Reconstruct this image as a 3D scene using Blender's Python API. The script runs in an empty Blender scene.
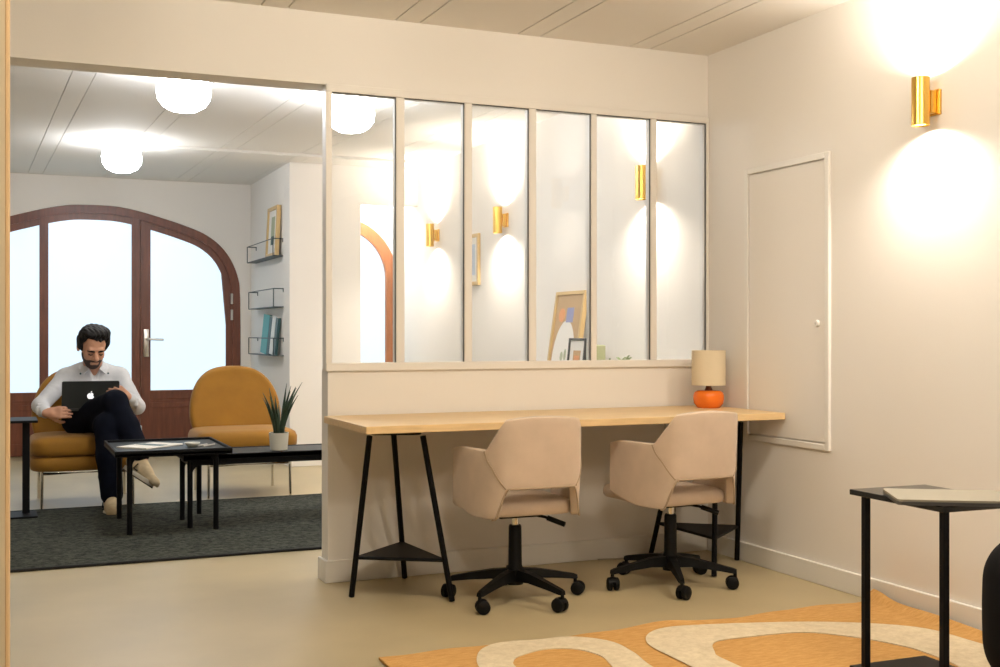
import bpy, bmesh, math, random
import numpy as np
from mathutils import Vector, Matrix
random.seed(4)
S = bpy.context.scene
COL = S.collection
PI = math.pi
V = Vector

# ------------------------------------------------------------------ materials
MATS = {}
def mat(name, col, rough=.6, metal=0, bump=0, bscale=60, var=0, vscale=8, emit=None, estr=0, spec=.5, trans=0, sheen=0, stretch=None):
    if name in MATS: return MATS[name]
    m = bpy.data.materials.new(name); m.use_nodes = True
    nt = m.node_tree; b = nt.nodes['Principled BSDF']
    b.inputs['Base Color'].default_value = (*col, 1); b.inputs['Roughness'].default_value = rough
    b.inputs['Metallic'].default_value = metal; b.inputs['Specular IOR Level'].default_value = spec
    if sheen:
        b.inputs['Sheen Weight'].default_value = sheen; b.inputs['Sheen Roughness'].default_value = .4
    if emit:
        b.inputs['Emission Color'].default_value = (*emit, 1); b.inputs['Emission Strength'].default_value = estr
    tc = nt.nodes.new('ShaderNodeTexCoord'); src = tc.outputs['Object']
    if stretch:
        mp = nt.nodes.new('ShaderNodeMapping'); mp.inputs['Scale'].default_value = stretch
        nt.links.new(src, mp.inputs['Vector']); src = mp.outputs['Vector']
    if var:
        n = nt.nodes.new('ShaderNodeTexNoise'); n.inputs['Scale'].default_value = vscale; n.inputs['Detail'].default_value = 6
        r = nt.nodes.new('ShaderNodeValToRGB')
        r.color_ramp.elements[0].position = .3; r.color_ramp.elements[1].position = .7
        r.color_ramp.elements[0].color = (*[c*(1-var) for c in col], 1)
        r.color_ramp.elements[1].color = (*[min(1, c*(1+var)) for c in col], 1)
        nt.links.new(src, n.inputs['Vector']); nt.links.new(n.outputs['Fac'], r.inputs['Fac'])
        nt.links.new(r.outputs['Color'], b.inputs['Base Color'])
    if bump:
        n2 = nt.nodes.new('ShaderNodeTexNoise'); n2.inputs['Scale'].default_value = bscale; n2.inputs['Detail'].default_value = 4
        bp = nt.nodes.new('ShaderNodeBump'); bp.inputs['Strength'].default_value = bump; bp.inputs['Distance'].default_value = .01
        nt.links.new(src, n2.inputs['Vector']); nt.links.new(n2.outputs['Fac'], bp.inputs['Height'])
        nt.links.new(bp.outputs['Normal'], b.inputs['Normal'])
    MATS[name] = m
    return m

def glass_mat():
    m = bpy.data.materials.new('clear_glass'); m.use_nodes = True
    nt = m.node_tree; nt.nodes.clear()
    o = nt.nodes.new('ShaderNodeOutputMaterial'); mx = nt.nodes.new('ShaderNodeMixShader')
    t = nt.nodes.new('ShaderNodeBsdfTransparent'); t.inputs['Color'].default_value = (.985, .99, .985, 1)
    g = nt.nodes.new('ShaderNodeBsdfGlossy'); g.inputs['Roughness'].default_value = 0.0
    f = nt.nodes.new('ShaderNodeFresnel'); f.inputs['IOR'].default_value = 1.5
    nt.links.new(f.outputs['Fac'], mx.inputs['Fac']); nt.links.new(t.outputs['BSDF'], mx.inputs[1])
    nt.links.new(g.outputs['BSDF'], mx.inputs[2]); nt.links.new(mx.outputs['Shader'], o.inputs['Surface'])
    return m

WALL = mat('white_wall_paint', (.80, .77, .73), .85, bump=.05, bscale=220)
CEILM = mat('white_ceiling_paint', (.80, .775, .73), .85, bump=.03, bscale=150)
TRIMW = mat('white_trim_paint', (.80, .78, .74), .5)
FRAMEW = mat('white_frame_lacquer', (.78, .75, .71), .45)
SEAL = mat('dark_glazing_seal', (.10, .10, .10), .6)
FLOOR = mat('polished_concrete', (.43, .35, .20), .42, spec=.95, var=.12, vscale=1.6, bump=.015, bscale=30)
OAK = mat('oak_worktop', (.70, .50, .26), .4, var=.10, vscale=5, stretch=(1.2, 14, 14))
BLACK = mat('black_powder_coat', (.003, .003, .004), .5, spec=.15)
BLKPL = mat('black_plastic', (.003, .003, .003), .5, spec=.18)
CHROME = mat('chrome', (.75, .72, .66), .15, 1)
BRASS = mat('brushed_brass', (.80, .50, .12), .28, 1)
BEIGE = mat('beige_velvet', (.56, .44, .335), .85, var=.07, vscale=9, bump=.08, bscale=300, sheen=.35)
BEIGED = mat('beige_piping', (.36, .27, .18), .9)
MUST = mat('mustard_velvet', (.29, .13, .006), .8, var=.10, vscale=6, bump=.06, bscale=250, sheen=.12)
MAHOG = mat('mahogany_wood', (.145, .040, .018), .38, var=.25, vscale=4, stretch=(10, 10, 1.2))
STEEL = mat('satin_steel', (.62, .60, .56), .3, 1)
GLASS = glass_mat()
FROST = mat('frosted_daylight_glass', (.2, .22, .23), .25, emit=(.62, .81, .94), estr=1.06)
OPAL = mat('opal_lamp_glass', (.9, .88, .84), .3, emit=(.94, .965, 1), estr=39)
OPALW = mat('warm_opal_lamp_glass', (.9, .88, .84), .3, emit=(1, .885, .72), estr=80)
BULB = mat('lit_lamp_aperture', (.9, .9, .9), .4, emit=(1, .86, .62), estr=14)
SILVER = mat('silver_aluminium', (.34, .315, .25), .5, .3)
TABLET = mat('black_satin_table_top', (.012, .012, .012), .22)
GREYAL = mat('dark_grey_aluminium', (.055, .06, .058), .42, .5)
ORANGE = mat('orange_ceramic', (.80, .17, .012), .12)
WALNUT = mat('brown_lamp_neck', (.13, .035, .01), .4)
LINEN = mat('cream_linen_shade', (.70, .60, .43), .9, bump=.12, bscale=400)
SKIN = mat('skin', (.53, .27, .165), .5, var=.06, vscale=30)
HAIR = mat('dark_hair', (.006, .005, .005), .6, spec=.25, bump=.4, bscale=140, stretch=(1, 1, .3))
BEARD = mat('dark_stubble', (.055, .034, .026), .75, bump=.4, bscale=300)
SHIRT = mat('pale_shirt_cotton', (.60, .61, .63), .85, bump=.25, bscale=26, var=.05, vscale=20)
NAVY = mat('navy_denim', (.003, .004, .009), .95, spec=.12, bump=.2, bscale=30, var=.3, vscale=12)
SHOE = mat('tan_suede', (.50, .38, .22), .8, var=.12, vscale=40)
SOLE = mat('pale_rubber_sole', (.62, .55, .42), .6)
SOLED = mat('dark_outsole', (.07, .045, .025), .7)
LOGO = mat('lit_laptop_mark', (.9, .9, .9), .4, emit=(1, 1, 1), estr=.8)
PAPER = mat('paper', (.80, .77, .70), .8)
TEALC = mat('teal_cover', (.05, .33, .33), .5)
DTEAL = mat('dark_teal_cover', (.02, .07, .075), .5)
WCOVER = mat('white_cover', (.75, .76, .72), .5)
POTW = mat('white_ceramic_pot', (.62, .61, .54), .4)
SOIL = mat('soil', (.03, .02, .012), .95, bump=.6, bscale=90)
ALOE = mat('dark_green_leaf', (.018, .040, .020), .5, var=.3, vscale=20)
LEAFG = mat('soft_green_leaf', (.22, .30, .13), .6)
OLIVE = mat('olive_ceramic', (.34, .36, .20), .5)
WOODF = mat('pale_gold_frame_wood', (.60, .42, .19), .4)
BLKFR = mat('black_picture_frame', (.03, .032, .032), .4)
MATB = mat('white_mount_board', (.78, .76, .72), .8)
TANP = mat('tan_print', (.52, .34, .18), .8)
BLUEP = mat('blue_print', (.27, .30, .50), .8)
PEACH = mat('peach_print', (.70, .32, .15), .8)
SAGEP = mat('sage_print', (.38, .42, .30), .8)
SKYP = mat('pale_blue_print', (.52, .60, .72), .8)
WIRE = mat('dark_teal_wire', (.035, .055, .06), .45)
PALEB = mat('pale_blue_grey_plastic', (.55, .60, .66), .5)
CABLE = mat('clear_grey_cable', (.40, .36, .30), .4)
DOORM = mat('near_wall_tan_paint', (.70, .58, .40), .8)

def rug_mat(name, a, b, sc, bump, rough=.95, wv=None):
    m = bpy.data.materials.new(name); m.use_nodes = True
    nt = m.node_tree; p = nt.nodes['Principled BSDF']; p.inputs['Roughness'].default_value = rough; p.inputs['Specular IOR Level'].default_value = .1
    tc = nt.nodes.new('ShaderNodeTexCoord'); mp = nt.nodes.new('ShaderNodeMapping'); mp.inputs['Scale'].default_value = wv or (1, 1, 1)
    nt.links.new(tc.outputs['Object'], mp.inputs['Vector'])
    n = nt.nodes.new('ShaderNodeTexNoise'); n.inputs['Scale'].default_value = sc; n.inputs['Detail'].default_value = 8; n.inputs['Roughness'].default_value = .75
    nt.links.new(mp.outputs['Vector'], n.inputs['Vector'])
    r = nt.nodes.new('ShaderNodeValToRGB'); r.color_ramp.elements[0].position = .36; r.color_ramp.elements[1].position = .64
    r.color_ramp.elements[0].color = (*a, 1); r.color_ramp.elements[1].color = (*b, 1)
    nt.links.new(n.outputs['Fac'], r.inputs['Fac']); nt.links.new(r.outputs['Color'], p.inputs['Base Color'])
    bp = nt.nodes.new('ShaderNodeBump'); bp.inputs['Strength'].default_value = bump; bp.inputs['Distance'].default_value = .012
    nt.links.new(n.outputs['Fac'], bp.inputs['Height']); nt.links.new(bp.outputs['Normal'], p.inputs['Normal'])
    MATS[name] = m
    return m
RUGD = rug_mat('charcoal_woven_pile', (.004, .007, .009), (.10, .105, .083), 30, 1.0, wv=(1, 1.5, 1))
RUGB = mat('black_rug_binding', (.008, .008, .009), .9)
RUGO = rug_mat('ochre_woven_wool', (.46, .245, .075), (.60, .35, .13), 22, .35, wv=(1, 4, 1))
RUGC = rug_mat('cream_tufted_wool', (.58, .485, .33), (.72, .62, .45), 30, .5)

# ------------------------------------------------------------------ helpers
def obj(name, bm, m, parent=None, smooth=False, loc=None):
    me = bpy.data.meshes.new(name)
    if isinstance(bm, tuple): me.from_pydata(*bm)
    else:
        bmesh.ops.recalc_face_normals(bm, faces=bm.faces); bm.to_mesh(me); bm.free()
    for k in (m if isinstance(m, list) else [m]): me.materials.append(k)
    if smooth:
        for p in me.polygons: p.use_smooth = True
        if smooth != True: me.set_sharp_from_angle(angle=math.radians(smooth))
    o = bpy.data.objects.new(name, me); COL.objects.link(o)
    if parent: o.parent = parent
    if loc: o.location = loc
    return o
def tag(o, label, cat, group=None, kind=None):
    o['label'] = label; o['category'] = cat
    if group: o['group'] = group
    if kind: o['kind'] = kind
    return o
def empty(name, loc, label, cat, group=None, kind=None, rz=0):
    o = bpy.data.objects.new(name, None); COL.objects.link(o); o.location = loc; o.rotation_euler = (0, 0, rz)
    return tag(o, label, cat, group, kind)
def copy_tree(o, parent=None):
    c = o.copy(); COL.objects.link(c); c.parent = parent
    for ch in list(o.children): copy_tree(ch, c)
    return c
def B(): return bmesh.new()
def box(bm, lo, hi, bev=0, seg=2, M=None):
    c = [(a+b)/2 for a, b in zip(lo, hi)]; s = [abs(b-a) for a, b in zip(lo, hi)]
    r = bmesh.ops.create_cube(bm, size=1, matrix=Matrix.Translation(c) @ Matrix.Diagonal((*s, 1)))
    vs = r['verts']
    if bev:
        es = list({e for v in vs for e in v.link_edges})
        q = bmesh.ops.bevel(bm, geom=es, offset=bev, segments=seg, profile=.5, affect='EDGES')
        vs = list(set(q['verts']) | {v for v in vs if v.is_valid})
    if M is not None: bmesh.ops.transform(bm, matrix=M, verts=[v for v in vs if v.is_valid])
    return bm
def tube(bm, pts, r, n=10, cap=True, closed=False):
    pts = [V(p) for p in pts]; rs = r if isinstance(r, (list, tuple)) else [r]*len(pts)
    N = len(pts); rings = []; prev = None
    for i, p in enumerate(pts):
        if closed: t = pts[(i+1) % N]-pts[i-1]
        else: t = (pts[min(i+1, N-1)]-pts[max(i-1, 0)])
        t.normalize()
        if prev is None:
            a = V((0, 0, 1)) if abs(t.z) < .9 else V((1, 0, 0)); u = t.cross(a).normalized()
        else:
            u = (prev - t*prev.dot(t)).normalized()
        prev = u; w = t.cross(u)
        rings.append([bm.verts.new(p+(u*math.cos(k*2*PI/n)+w*math.sin(k*2*PI/n))*rs[i]) for k in range(n)])
    for i in range(N if closed else N-1):
        a, b = rings[i], rings[(i+1) % N]
        for k in range(n): bm.faces.new((a[k], a[(k+1) % n], b[(k+1) % n], b[k]))
    if cap and not closed:
        bm.faces.new(rings[0][::-1]); bm.faces.new(rings[-1])
    return bm
def lathe(bm, prof, n=28, c=(0, 0, 0), sx=1, sy=1, M=None):
    rings = []
    for r, z in prof:
        if r < 1e-6: rings.append([bm.verts.new((c[0], c[1], c[2]+z))])
        else: rings.append([bm.verts.new((c[0]+r*sx*math.cos(2*PI*k/n), c[1]+r*sy*math.sin(2*PI*k/n), c[2]+z)) for k in range(n)])
    for a, b in zip(rings, rings[1:]):
        for k in range(n):
            k2 = (k+1) % n
            if len(a) == 1 and len(b) == 1: continue
            if len(a) == 1: bm.faces.new((a[0], b[k2], b[k]))
            elif len(b) == 1: bm.faces.new((a[k], a[k2], b[0]))
            else: bm.faces.new((a[k], a[k2], b[k2], b[k]))
    if M is not None: bmesh.ops.transform(bm, matrix=M, verts=[v for r in rings for v in r])
    return bm
def prism(bm, poly, axis, a, b):
    """extrude a 2-D polygon between a and b along axis ('x','y','z')"""
    def p3(p, t): return {'x': (t, p[0], p[1]), 'y': (p[0], t, p[1]), 'z': (p[0], p[1], t)}[axis]
    v0 = [bm.verts.new(p3(p, a)) for p in poly]; v1 = [bm.verts.new(p3(p, b)) for p in poly]
    n = len(poly)
    bm.faces.new(v0); bm.faces.new(v1[::-1])
    for i in range(n): bm.faces.new((v0[i], v1[i], v1[(i+1) % n], v0[(i+1) % n]))
    return bm
def rrect(hx, hy, r, n=6, cx=0, cy=0):
    pts = []
    for sx, sy, a0 in ((1, 1, 0), (-1, 1, 90), (-1, -1, 180), (1, -1, 270)):
        for k in range(n+1):
            a = math.radians(a0+90*k/n); pts.append((cx+sx*(hx-r)+r*math.cos(a), cy+sy*(hy-r)+r*math.sin(a)))
    return pts
def arc(c, u, v, r, a0, a1, n=8):
    c, u, v = V(c), V(u), V(v)
    return [c+(u*math.cos(a0+(a1-a0)*k/n)+v*math.sin(a0+(a1-a0)*k/n))*r for k in range(n+1)]
def puff(bm, outline, zs, ins, axis='z', M=None):
    """stack of scaled outlines -> a cushion; zs heights, ins inset at each height"""
    cx = sum(p[0] for p in outline)/len(outline); cy = sum(p[1] for p in outline)/len(outline)
    ex = max(abs(p[0]-cx) for p in outline); ey = max(abs(p[1]-cy) for p in outline)
    rings = [[bm.verts.new((cx+(x-cx)*(1-i/ex), cy+(y-cy)*(1-i/ey), z)) for x, y in outline] for z, i in zip(zs, ins)]
    n = len(outline)
    for a, b in zip(rings, rings[1:]):
        for k in range(n): bm.faces.new((a[k], a[(k+1) % n], b[(k+1) % n], b[k]))
    for ring, rev in ((rings[0], True), (rings[-1], False)):
        z = ring[0].co.z; c = bm.verts.new((cx, cy, z+(.006 if not rev else 0)))
        for k in range(n): bm.faces.new((ring[k], ring[(k+1) % n], c))
    vs = [v for r in rings for v in r]
    if M is not None: bmesh.ops.transform(bm, matrix=M, verts=list(bm.verts))
    return bm
def look(d, up=(0, 0, 1)):
    """matrix whose -Z... here: +Y axis = d, Z as close to up as possible"""
    y = V(d).normalized(); x = y.cross(V(up)).normalized(); z = x.cross(y)
    return Matrix((x, y, z)).transposed().to_4x4()

# ------------------------------------------------------------------ SDF mesher (for the figure and soft upholstery)
class Field:
    def __init__(s, lo, hi, h):
        s.lo = np.array(lo, float); s.h = h
        s.n = np.ceil((np.array(hi)-s.lo)/h).astype(int)+1
        s.f = np.full(s.n, 1.0, np.float32)
    def _reg(s, lo, hi):
        a = np.clip(np.floor((np.array(lo)-s.lo)/s.h).astype(int), 0, s.n-1); b = np.clip(np.ceil((np.array(hi)-s.lo)/s.h).astype(int)+1, 1, s.n)
        sl = tuple(slice(i, max(j, i+1)) for i, j in zip(a, b))
        g = [np.arange(q.start, q.stop)*s.h+s.lo[k] for k, q in enumerate(sl)]
        return sl, np.stack(np.meshgrid(*g, indexing='ij'), -1)
    def _put(s, sl, d, k, op):
        a = s.f[sl]
        if op == 'add':
            if k > 0:
                hh = np.clip(.5+.5*(a-d)/k, 0, 1); s.f[sl] = a*(1-hh)+d*hh-k*hh*(1-hh)
            else: s.f[sl] = np.minimum(a, d)
        elif op == 'sub':
            if k > 0:
                hh = np.clip(.5-.5*(a+d)/k, 0, 1); s.f[sl] = a*(1-hh)-d*hh+k*hh*(1-hh)
            else: s.f[sl] = np.maximum(a, -d)
    def cone(s, a, b, ra, rb, k=.01, op='add'):
        a = np.array(a, float); b = np.array(b, float); m = max(ra, rb)+k+3*s.h
        sl, P = s._reg(np.minimum(a, b)-m, np.maximum(a, b)+m)
        ab = b-a; t = np.clip(((P-a)@ab)/max(ab@ab, 1e-9), 0, 1)
        d = np.linalg.norm(P-a-t[..., None]*ab, axis=-1)-(ra+(rb-ra)*t)
        s._put(sl, d.astype(np.float32), k, op)
    def chain(s, pts, rs, k=.01):
        for i in range(len(pts)-1): s.cone(pts[i], pts[i+1], rs[i], rs[i+1], k)
    def ell(s, c, r, M=None, k=.01, op='add', cut=None):
        c = np.array(c, float); r = np.array(r, float); m = max(r)+k+3*s.h
        sl, P = s._reg(c-m, c+m); Q = P-c
        if M is not None: Q = Q@np.array(M.to_3x3())
        q = np.linalg.norm(Q/r, axis=-1); g = np.linalg.norm(Q/(r*r), axis=-1)
        d = q*(q-1)/np.maximum(g, 1e-6)
        if cut is not None: d = np.maximum(d, cut(Q, P))
        s._put(sl, d.astype(np.float32), k, op)
    def rbox(s, c, half, r, M=None, k=.01, op='add'):
        c = np.array(c, float); half = np.array(half, float); m = np.linalg.norm(half)+k+3*s.h
        sl, P = s._reg(c-m, c+m); Q = P-c
        if M is not None: Q = Q@np.array(M.to_3x3())
        q = np.abs(Q)-(half-r); d = np.linalg.norm(np.maximum(q, 0), axis=-1)+np.minimum(q.max(-1), 0)-r
        s._put(sl, d.astype(np.float32), k, op)
    def cutplane(s, p, n):
        """remove the side the normal points to"""
        sl, P = s._reg(s.lo, s.lo+s.n*s.h)
        d = (P-np.array(p))@np.array(V(n).normalized())
        s.f = np.maximum(s.f, d.astype(np.float32))
    def mesh(s, smooth=1):
        f = s.f; ins = f < 0
        nx, ny, nz = f.shape
        c = np.zeros((nx-1, ny-1, nz-1), np.int8)
        for i in (0, 1):
            for j in (0, 1):
                for k in (0, 1): c += ins[i:nx-1+i, j:ny-1+j, k:nz-1+k]
        act = (c > 0) & (c < 8); idx = np.full(act.shape, -1, np.int64); A = np.argwhere(act); idx[act] = np.arange(len(A))
        acc = np.zeros((len(A), 3)); cnt = np.zeros(len(A))
        E = [((0, 0, 0), (1, 0, 0)), ((0, 1, 0), (1, 1, 0)), ((0, 0, 1), (1, 0, 1)), ((0, 1, 1), (1, 1, 1)), ((0, 0, 0), (0, 1, 0)), ((1, 0, 0), (1, 1, 0)), ((0, 0, 1), (0, 1, 1)), ((1, 0, 1), (1, 1, 1)), ((0, 0, 0), (0, 0, 1)), ((1, 0, 0), (1, 0, 1)), ((0, 1, 0), (0, 1, 1)), ((1, 1, 0), (1, 1, 1))]
        for p, q in E:
            pa = A+np.array(p); qa = A+np.array(q); fa = f[tuple(pa.T)]; fb = f[tuple(qa.T)]
            m = (fa < 0) != (fb < 0); t = np.where(m, fa/np.where(m, fa-fb, 1), 0)
            acc += np.where(m[:, None], pa+t[:, None]*(np.array(q)-np.array(p)), 0); cnt += m
        v = s.lo+acc/cnt[:, None]*s.h
        F = []
        for ax in range(3):
            sh = [nx, ny, nz]; sl0 = [slice(1, -1)]*3; sl0[ax] = slice(0, -1); sl1 = [slice(1, -1)]*3; sl1[ax] = slice(1, None)
            a = ins[tuple(sl0)]; b = ins[tuple(sl1)]
            W = np.argwhere(a != b)
            if not len(W): continue
            base = W+1; base[:, ax] -= 1
            o1, o2 = [(1, 2), (2, 0), (0, 1)][ax]
            def I(d1, d2):
                q = base.copy(); q[:, o1] += d1; q[:, o2] += d2
                return idx[tuple(q.T)]
            quad = np.stack([I(-1, -1), I(0, -1), I(0, 0), I(-1, 0)], 1)
            flip = ~a[tuple(W.T)]
            quad[flip] = quad[flip][:, ::-1]; F.append(quad)
        F = np.concatenate(F)
        for _ in range(smooth):
            sm = np.zeros_like(v); ct = np.zeros(len(v))
            for i in range(4):
                for j in ((i+1) % 4, (i-1) % 4):
                    np.add.at(sm, F[:, i], v[F[:, j]]); np.add.at(ct, F[:, i], 1)
            v = .5*v+.5*sm/np.maximum(ct, 1)[:, None]
        return (v.tolist(), [], F.tolist())

# ------------------------------------------------------------------ room data
YP, YPB = 5.075, 5.18          # partition front / back
XR = 3.37                      # long right wall
CZ = 2.56                      # ceiling
YB = 11.25                     # arched facade wall
XL = -2.2
def st(name, bm, m, label, cat='wall', **k):
    o = obj(name, bm, m, **k); tag(o, label, cat, kind='structure'); return o

b = B(); box(b, (XL, -2.6, -.06), (3.6, 11.5, 0)); st('floor', b, FLOOR, 'beige polished concrete floor running through both rooms', 'floor')
b = B()
def slabs(bm, seams, x0, x1, y0, y1, z, g=.0022):
    xs = [x0]+seams+[x1]
    for a, c in zip(xs, xs[1:]): box(bm, (a+g, y0, z), (c-g, y1, z+.03))
    box(bm, (x0, y0, z+.034), (x1, y1, z+.08))
near = []
for k in range(-5, 4):
    for dx in (1.17, 1.05): near.append(dx+.617*k)
slabs(b, sorted(x for x in near if XL < x < 3.3), XL, 3.45, -2.6, YP+.01, CZ, .0042)
back = []
for k in range(-4, 5):
    for dx in (.297, .42): back.append(dx+.638*k)
n0 = len(b.verts); slabs(b, sorted(x for x in back if XL < x < 3.3), XL-.1, 3.47, 5.20, YB+.02, CZ)
b.verts.ensure_lookup_table()
for v_ in list(b.verts)[n0:]: v_.co.x -= .0305*(v_.co.y-9)
st('ceiling', b, CEILM, 'white boarded ceiling with thin paired seams', 'ceiling')

b = B(); box(b, (XR, -2.6, 0), (XR+.12, 10.25, CZ+.02)); st('wall_right', b, WALL, 'long white right wall carrying the brass sconces')
b = B(); box(b, (1.352, YP, 0), (XR, YPB, .955)); st('wall_partition', b, WALL, 'white low wall under the interior glazing behind the desk')
b = B(); box(b, (XL, YP, 2.238), (XR, 5.23, CZ+.02)); st('wall_lintel', b, WALL, 'white lintel wall over the opening and the glazing')
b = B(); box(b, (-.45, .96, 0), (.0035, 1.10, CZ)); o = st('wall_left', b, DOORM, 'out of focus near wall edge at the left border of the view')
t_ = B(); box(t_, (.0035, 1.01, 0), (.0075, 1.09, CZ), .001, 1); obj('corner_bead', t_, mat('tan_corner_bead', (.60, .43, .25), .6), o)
b = B(); box(b, (2.232, 9.61, 0), (2.85, YB+.1, CZ+.02)); st('wall_pier', b, WALL, 'white pier with wire ledges between the two arched doors')
b = B(); box(b, (2.85, 9.61, 2.24), (XR, 9.74, CZ+.02)); st('wall_alcove_lintel', b, WALL, 'white lintel above the narrow alcove beside the pier')
b = B(); box(b, (XL-.1, YPB, 0), (XL, YB+.2, CZ+.02)); st('wall_far_left', b, WALL, 'white left wall of the lounge')

# facade wall with the arch cut out
HALF = [(0, 2.305), (.20, 2.298), (.40, 2.262), (.60, 2.208), (.79, 2.150), (.985, 2.075), (1.14, 1.965), (1.25, 1.82), (1.315, 1.65), (1.332, 1.50), (1.335, 1.2), (1.335, 0)]
AX = .80
def off_half(d):
    """inset the half outline by d"""
    pts = [V((x, z)) for x, z in HALF]; out = []
    for i, p in enumerate(pts):
        t = pts[min(i+1, len(pts)-1)]-pts[max(i-1, 0)]
        if i == 0: t = V((1, 0))
        t.normalize(); n = V((t.y, -t.x))
        q = p+n*d if True else p
        out.append((q.x, q.y))
    return out
def arch_z(half, x):
    x = abs(x)
    for (x0, z0), (x1, z1) in zip(half, half[1:]):
        if x0 <= x <= x1 and x1 > x0: return z0+(z1-z0)*(x-x0)/(x1-x0)
    return half[-2][1]
def dens(half, n=5):
    out = []
    P = [half[0]]+half+[half[-1]]
    for i in range(1, len(P)-2):
        p0, p1, p2, p3 = [V(p) for p in P[i-1:i+3]]
        for k in range(n):
            t = k/n
            q = .5*((2*p1)+(-p0+p2)*t+(2*p0-5*p1+4*p2-p3)*t*t+(-p0+3*p1-3*p2+p3)*t**3)
            out.append((max(0, q.x), q.y))
    out.append(half[-1]); return out
HALF = dens(HALF[:-1], 5)+[(1.335, 0)]
def full(half, cx=AX): return [(cx-x, z) for x, z in reversed(half)]+[(cx+x, z) for x, z in half[1:]]
def wall_with_arch(bm, outline, x0, x1, z1, y0, y1):
    """outline from left foot over the arch to the right foot"""
    L, R = outline[0], outline[-1]
    top = [(p[0], z1) for p in outline]
    for i in range(len(outline)-1):
        a, c = outline[i], outline[i+1]
        for y, rev in ((y0, False), (y1, True)):
            if abs(c[0]-a[0]) > 1e-5:
                vs = [bm.verts.new((a[0], y, a[1])), bm.verts.new((c[0], y, c[1])), bm.verts.new((c[0], y, z1)), bm.verts.new((a[0], y, z1))]
                bm.faces.new(vs)
        vs = [bm.verts.new((a[0], y0, a[1])), bm.verts.new((c[0], y0, c[1])), bm.verts.new((c[0], y1, c[1])), bm.verts.new((a[0], y1, a[1]))]
        bm.faces.new(vs)
    box(bm, (x0, y0, 0), (L[0], y1, z1)); box(bm, (R[0], y0, 0), (x1, y1, z1))
    bmesh.ops.remove_doubles(bm, verts=bm.verts, dist=1e-4)
b = B(); wall_with_arch(b, full(HALF), XL, 2.24, CZ+.02, YB, YB+.2)
st('wall_back', b, WALL, 'white far wall pierced by the large arched door')

def ring_prism(bm, outer, inner, y0, y1):
    n = len(outer); rows = []
    for pts, y in ((outer, y0), (inner, y0), (inner, y1), (outer, y1)):
        rows.append([bm.verts.new((p[0], y, p[1])) for p in pts])
    for r in range(4):
        a, c = rows[r], rows[(r+1) % 4]
        for i in range(n-1): bm.faces.new((a[i], a[i+1], c[i+1], c[i]))
    bm.faces.new([rows[r][0] for r in range(4)]); bm.faces.new([rows[r][-1] for r in range(4)][::-1])
def arch_panel(bm, half, cx, xa, xb, z0, y0, y1, d=0):
    """slab between x=xa..xb, above z0, below the arch inset d"""
    N = 16; xs = [xa+(xb-xa)*k/N for k in range(N+1)]
    poly = [(xb, z0), (xa, z0)] if False else [(xa, z0)]
    poly = [(xa, z0)]+[(x, max(z0+.01, arch_z(half, x-cx))) for x in xs]+[(xb, z0)]
    prism(bm, poly, 'y', y0, y1)

# big arched door: fixed frame, three leaves with frosted panes
D1 = empty('door_1', (AX, YB, 0), 'wide arched mahogany double door with frosted glass in the far wall', 'door', kind='structure')
def local(bm, o): bmesh.ops.translate(bm, vec=-V(o.location), verts=bm.verts); return bm
fr_in = off_half(.075)
b = B(); ring_prism(b, full(HALF), full(fr_in), YB+.02, YB+.11)
obj('door_frame', local(b, D1), MAHOG, D1, smooth=40)
leaf_in = off_half(.135); leaf_in2 = off_half(.14)
def leaf(xa, xb, px0, px1, name):
    b = B()
    # stiles, bottom panel, rails; pane between
    arch_panel(b, fr_in, AX, xa, px0, 0.01, YB+.035, YB+.085); arch_panel(b, fr_in, AX, px1, xb, 0.01, YB+.035, YB+.085)
    box(b, (px0, YB+.04, .01), (px1, YB+.08, .50)); box(b, (px0, YB+.035, .50), (px1, YB+.085, .585), .004, 1)
    box(b, (px0, YB+.035, .01), (px1, YB+.085, .12), .004, 1); box(b, (px0, YB+.035, .42), (px1, YB+.085, .47), .004, 1)
    N = 20; xs = [px0+(px1-px0)*k/N for k in range(N+1)]
    up = [(x, arch_z(fr_in, x-AX)) for x in xs]; lo = [(x, arch_z(leaf_in, x-AX)) for x in xs]
    prism(b, lo+up[::-1], 'y', YB+.035, YB+.085)
    o = obj(name, local(b, D1), MAHOG, D1)
    g = B(); arch_panel(g, leaf_in, AX, px0, px1, .585, YB+.055, YB+.065); local(g, D1)
    obj('frosted_pane', g, FROST, o)
    return o
leaf(AX-1.255, AX-.472, AX-1.19, AX-.472, 'side_leaf'); leaf(AX-.396, AX+.33, AX-.396, AX+.33, 'door_leaf'); L3 = leaf(AX+.408, AX+1.262, AX+.50, AX+1.20, 'door_leaf')
b = B(); arch_panel(b, fr_in, AX, AX-.472, AX-.396, 0.01, YB+.025, YB+.095); obj('mullion', local(b, D1), MAHOG, D1)
b = B(); arch_panel(b, fr_in, AX, AX+.33, AX+.402, 0.01, YB+.025, YB+.095); obj('mullion', local(b, D1), MAHOG, D1)
b = B(); box(b, (1.235, YB+.022, .90), (1.285, YB+.036, 1.16), .006); tube(b, [(1.26, YB+.03, 1.07), (1.26, YB-.03, 1.07), (1.275, YB-.035, 1.068), (1.41, YB-.035, 1.062)], .011, 10); obj('door_handle', local(b, D1), STEEL, L3, smooth=40)
for z in (1.455, 1.30, .35):
    b = B(); tube(b, [(2.055, YB+.022, z-.05), (2.055, YB+.022, z+.05)], .012, 10); obj('hinge', local(b, D1), STEEL, L3, smooth=40)
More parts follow.
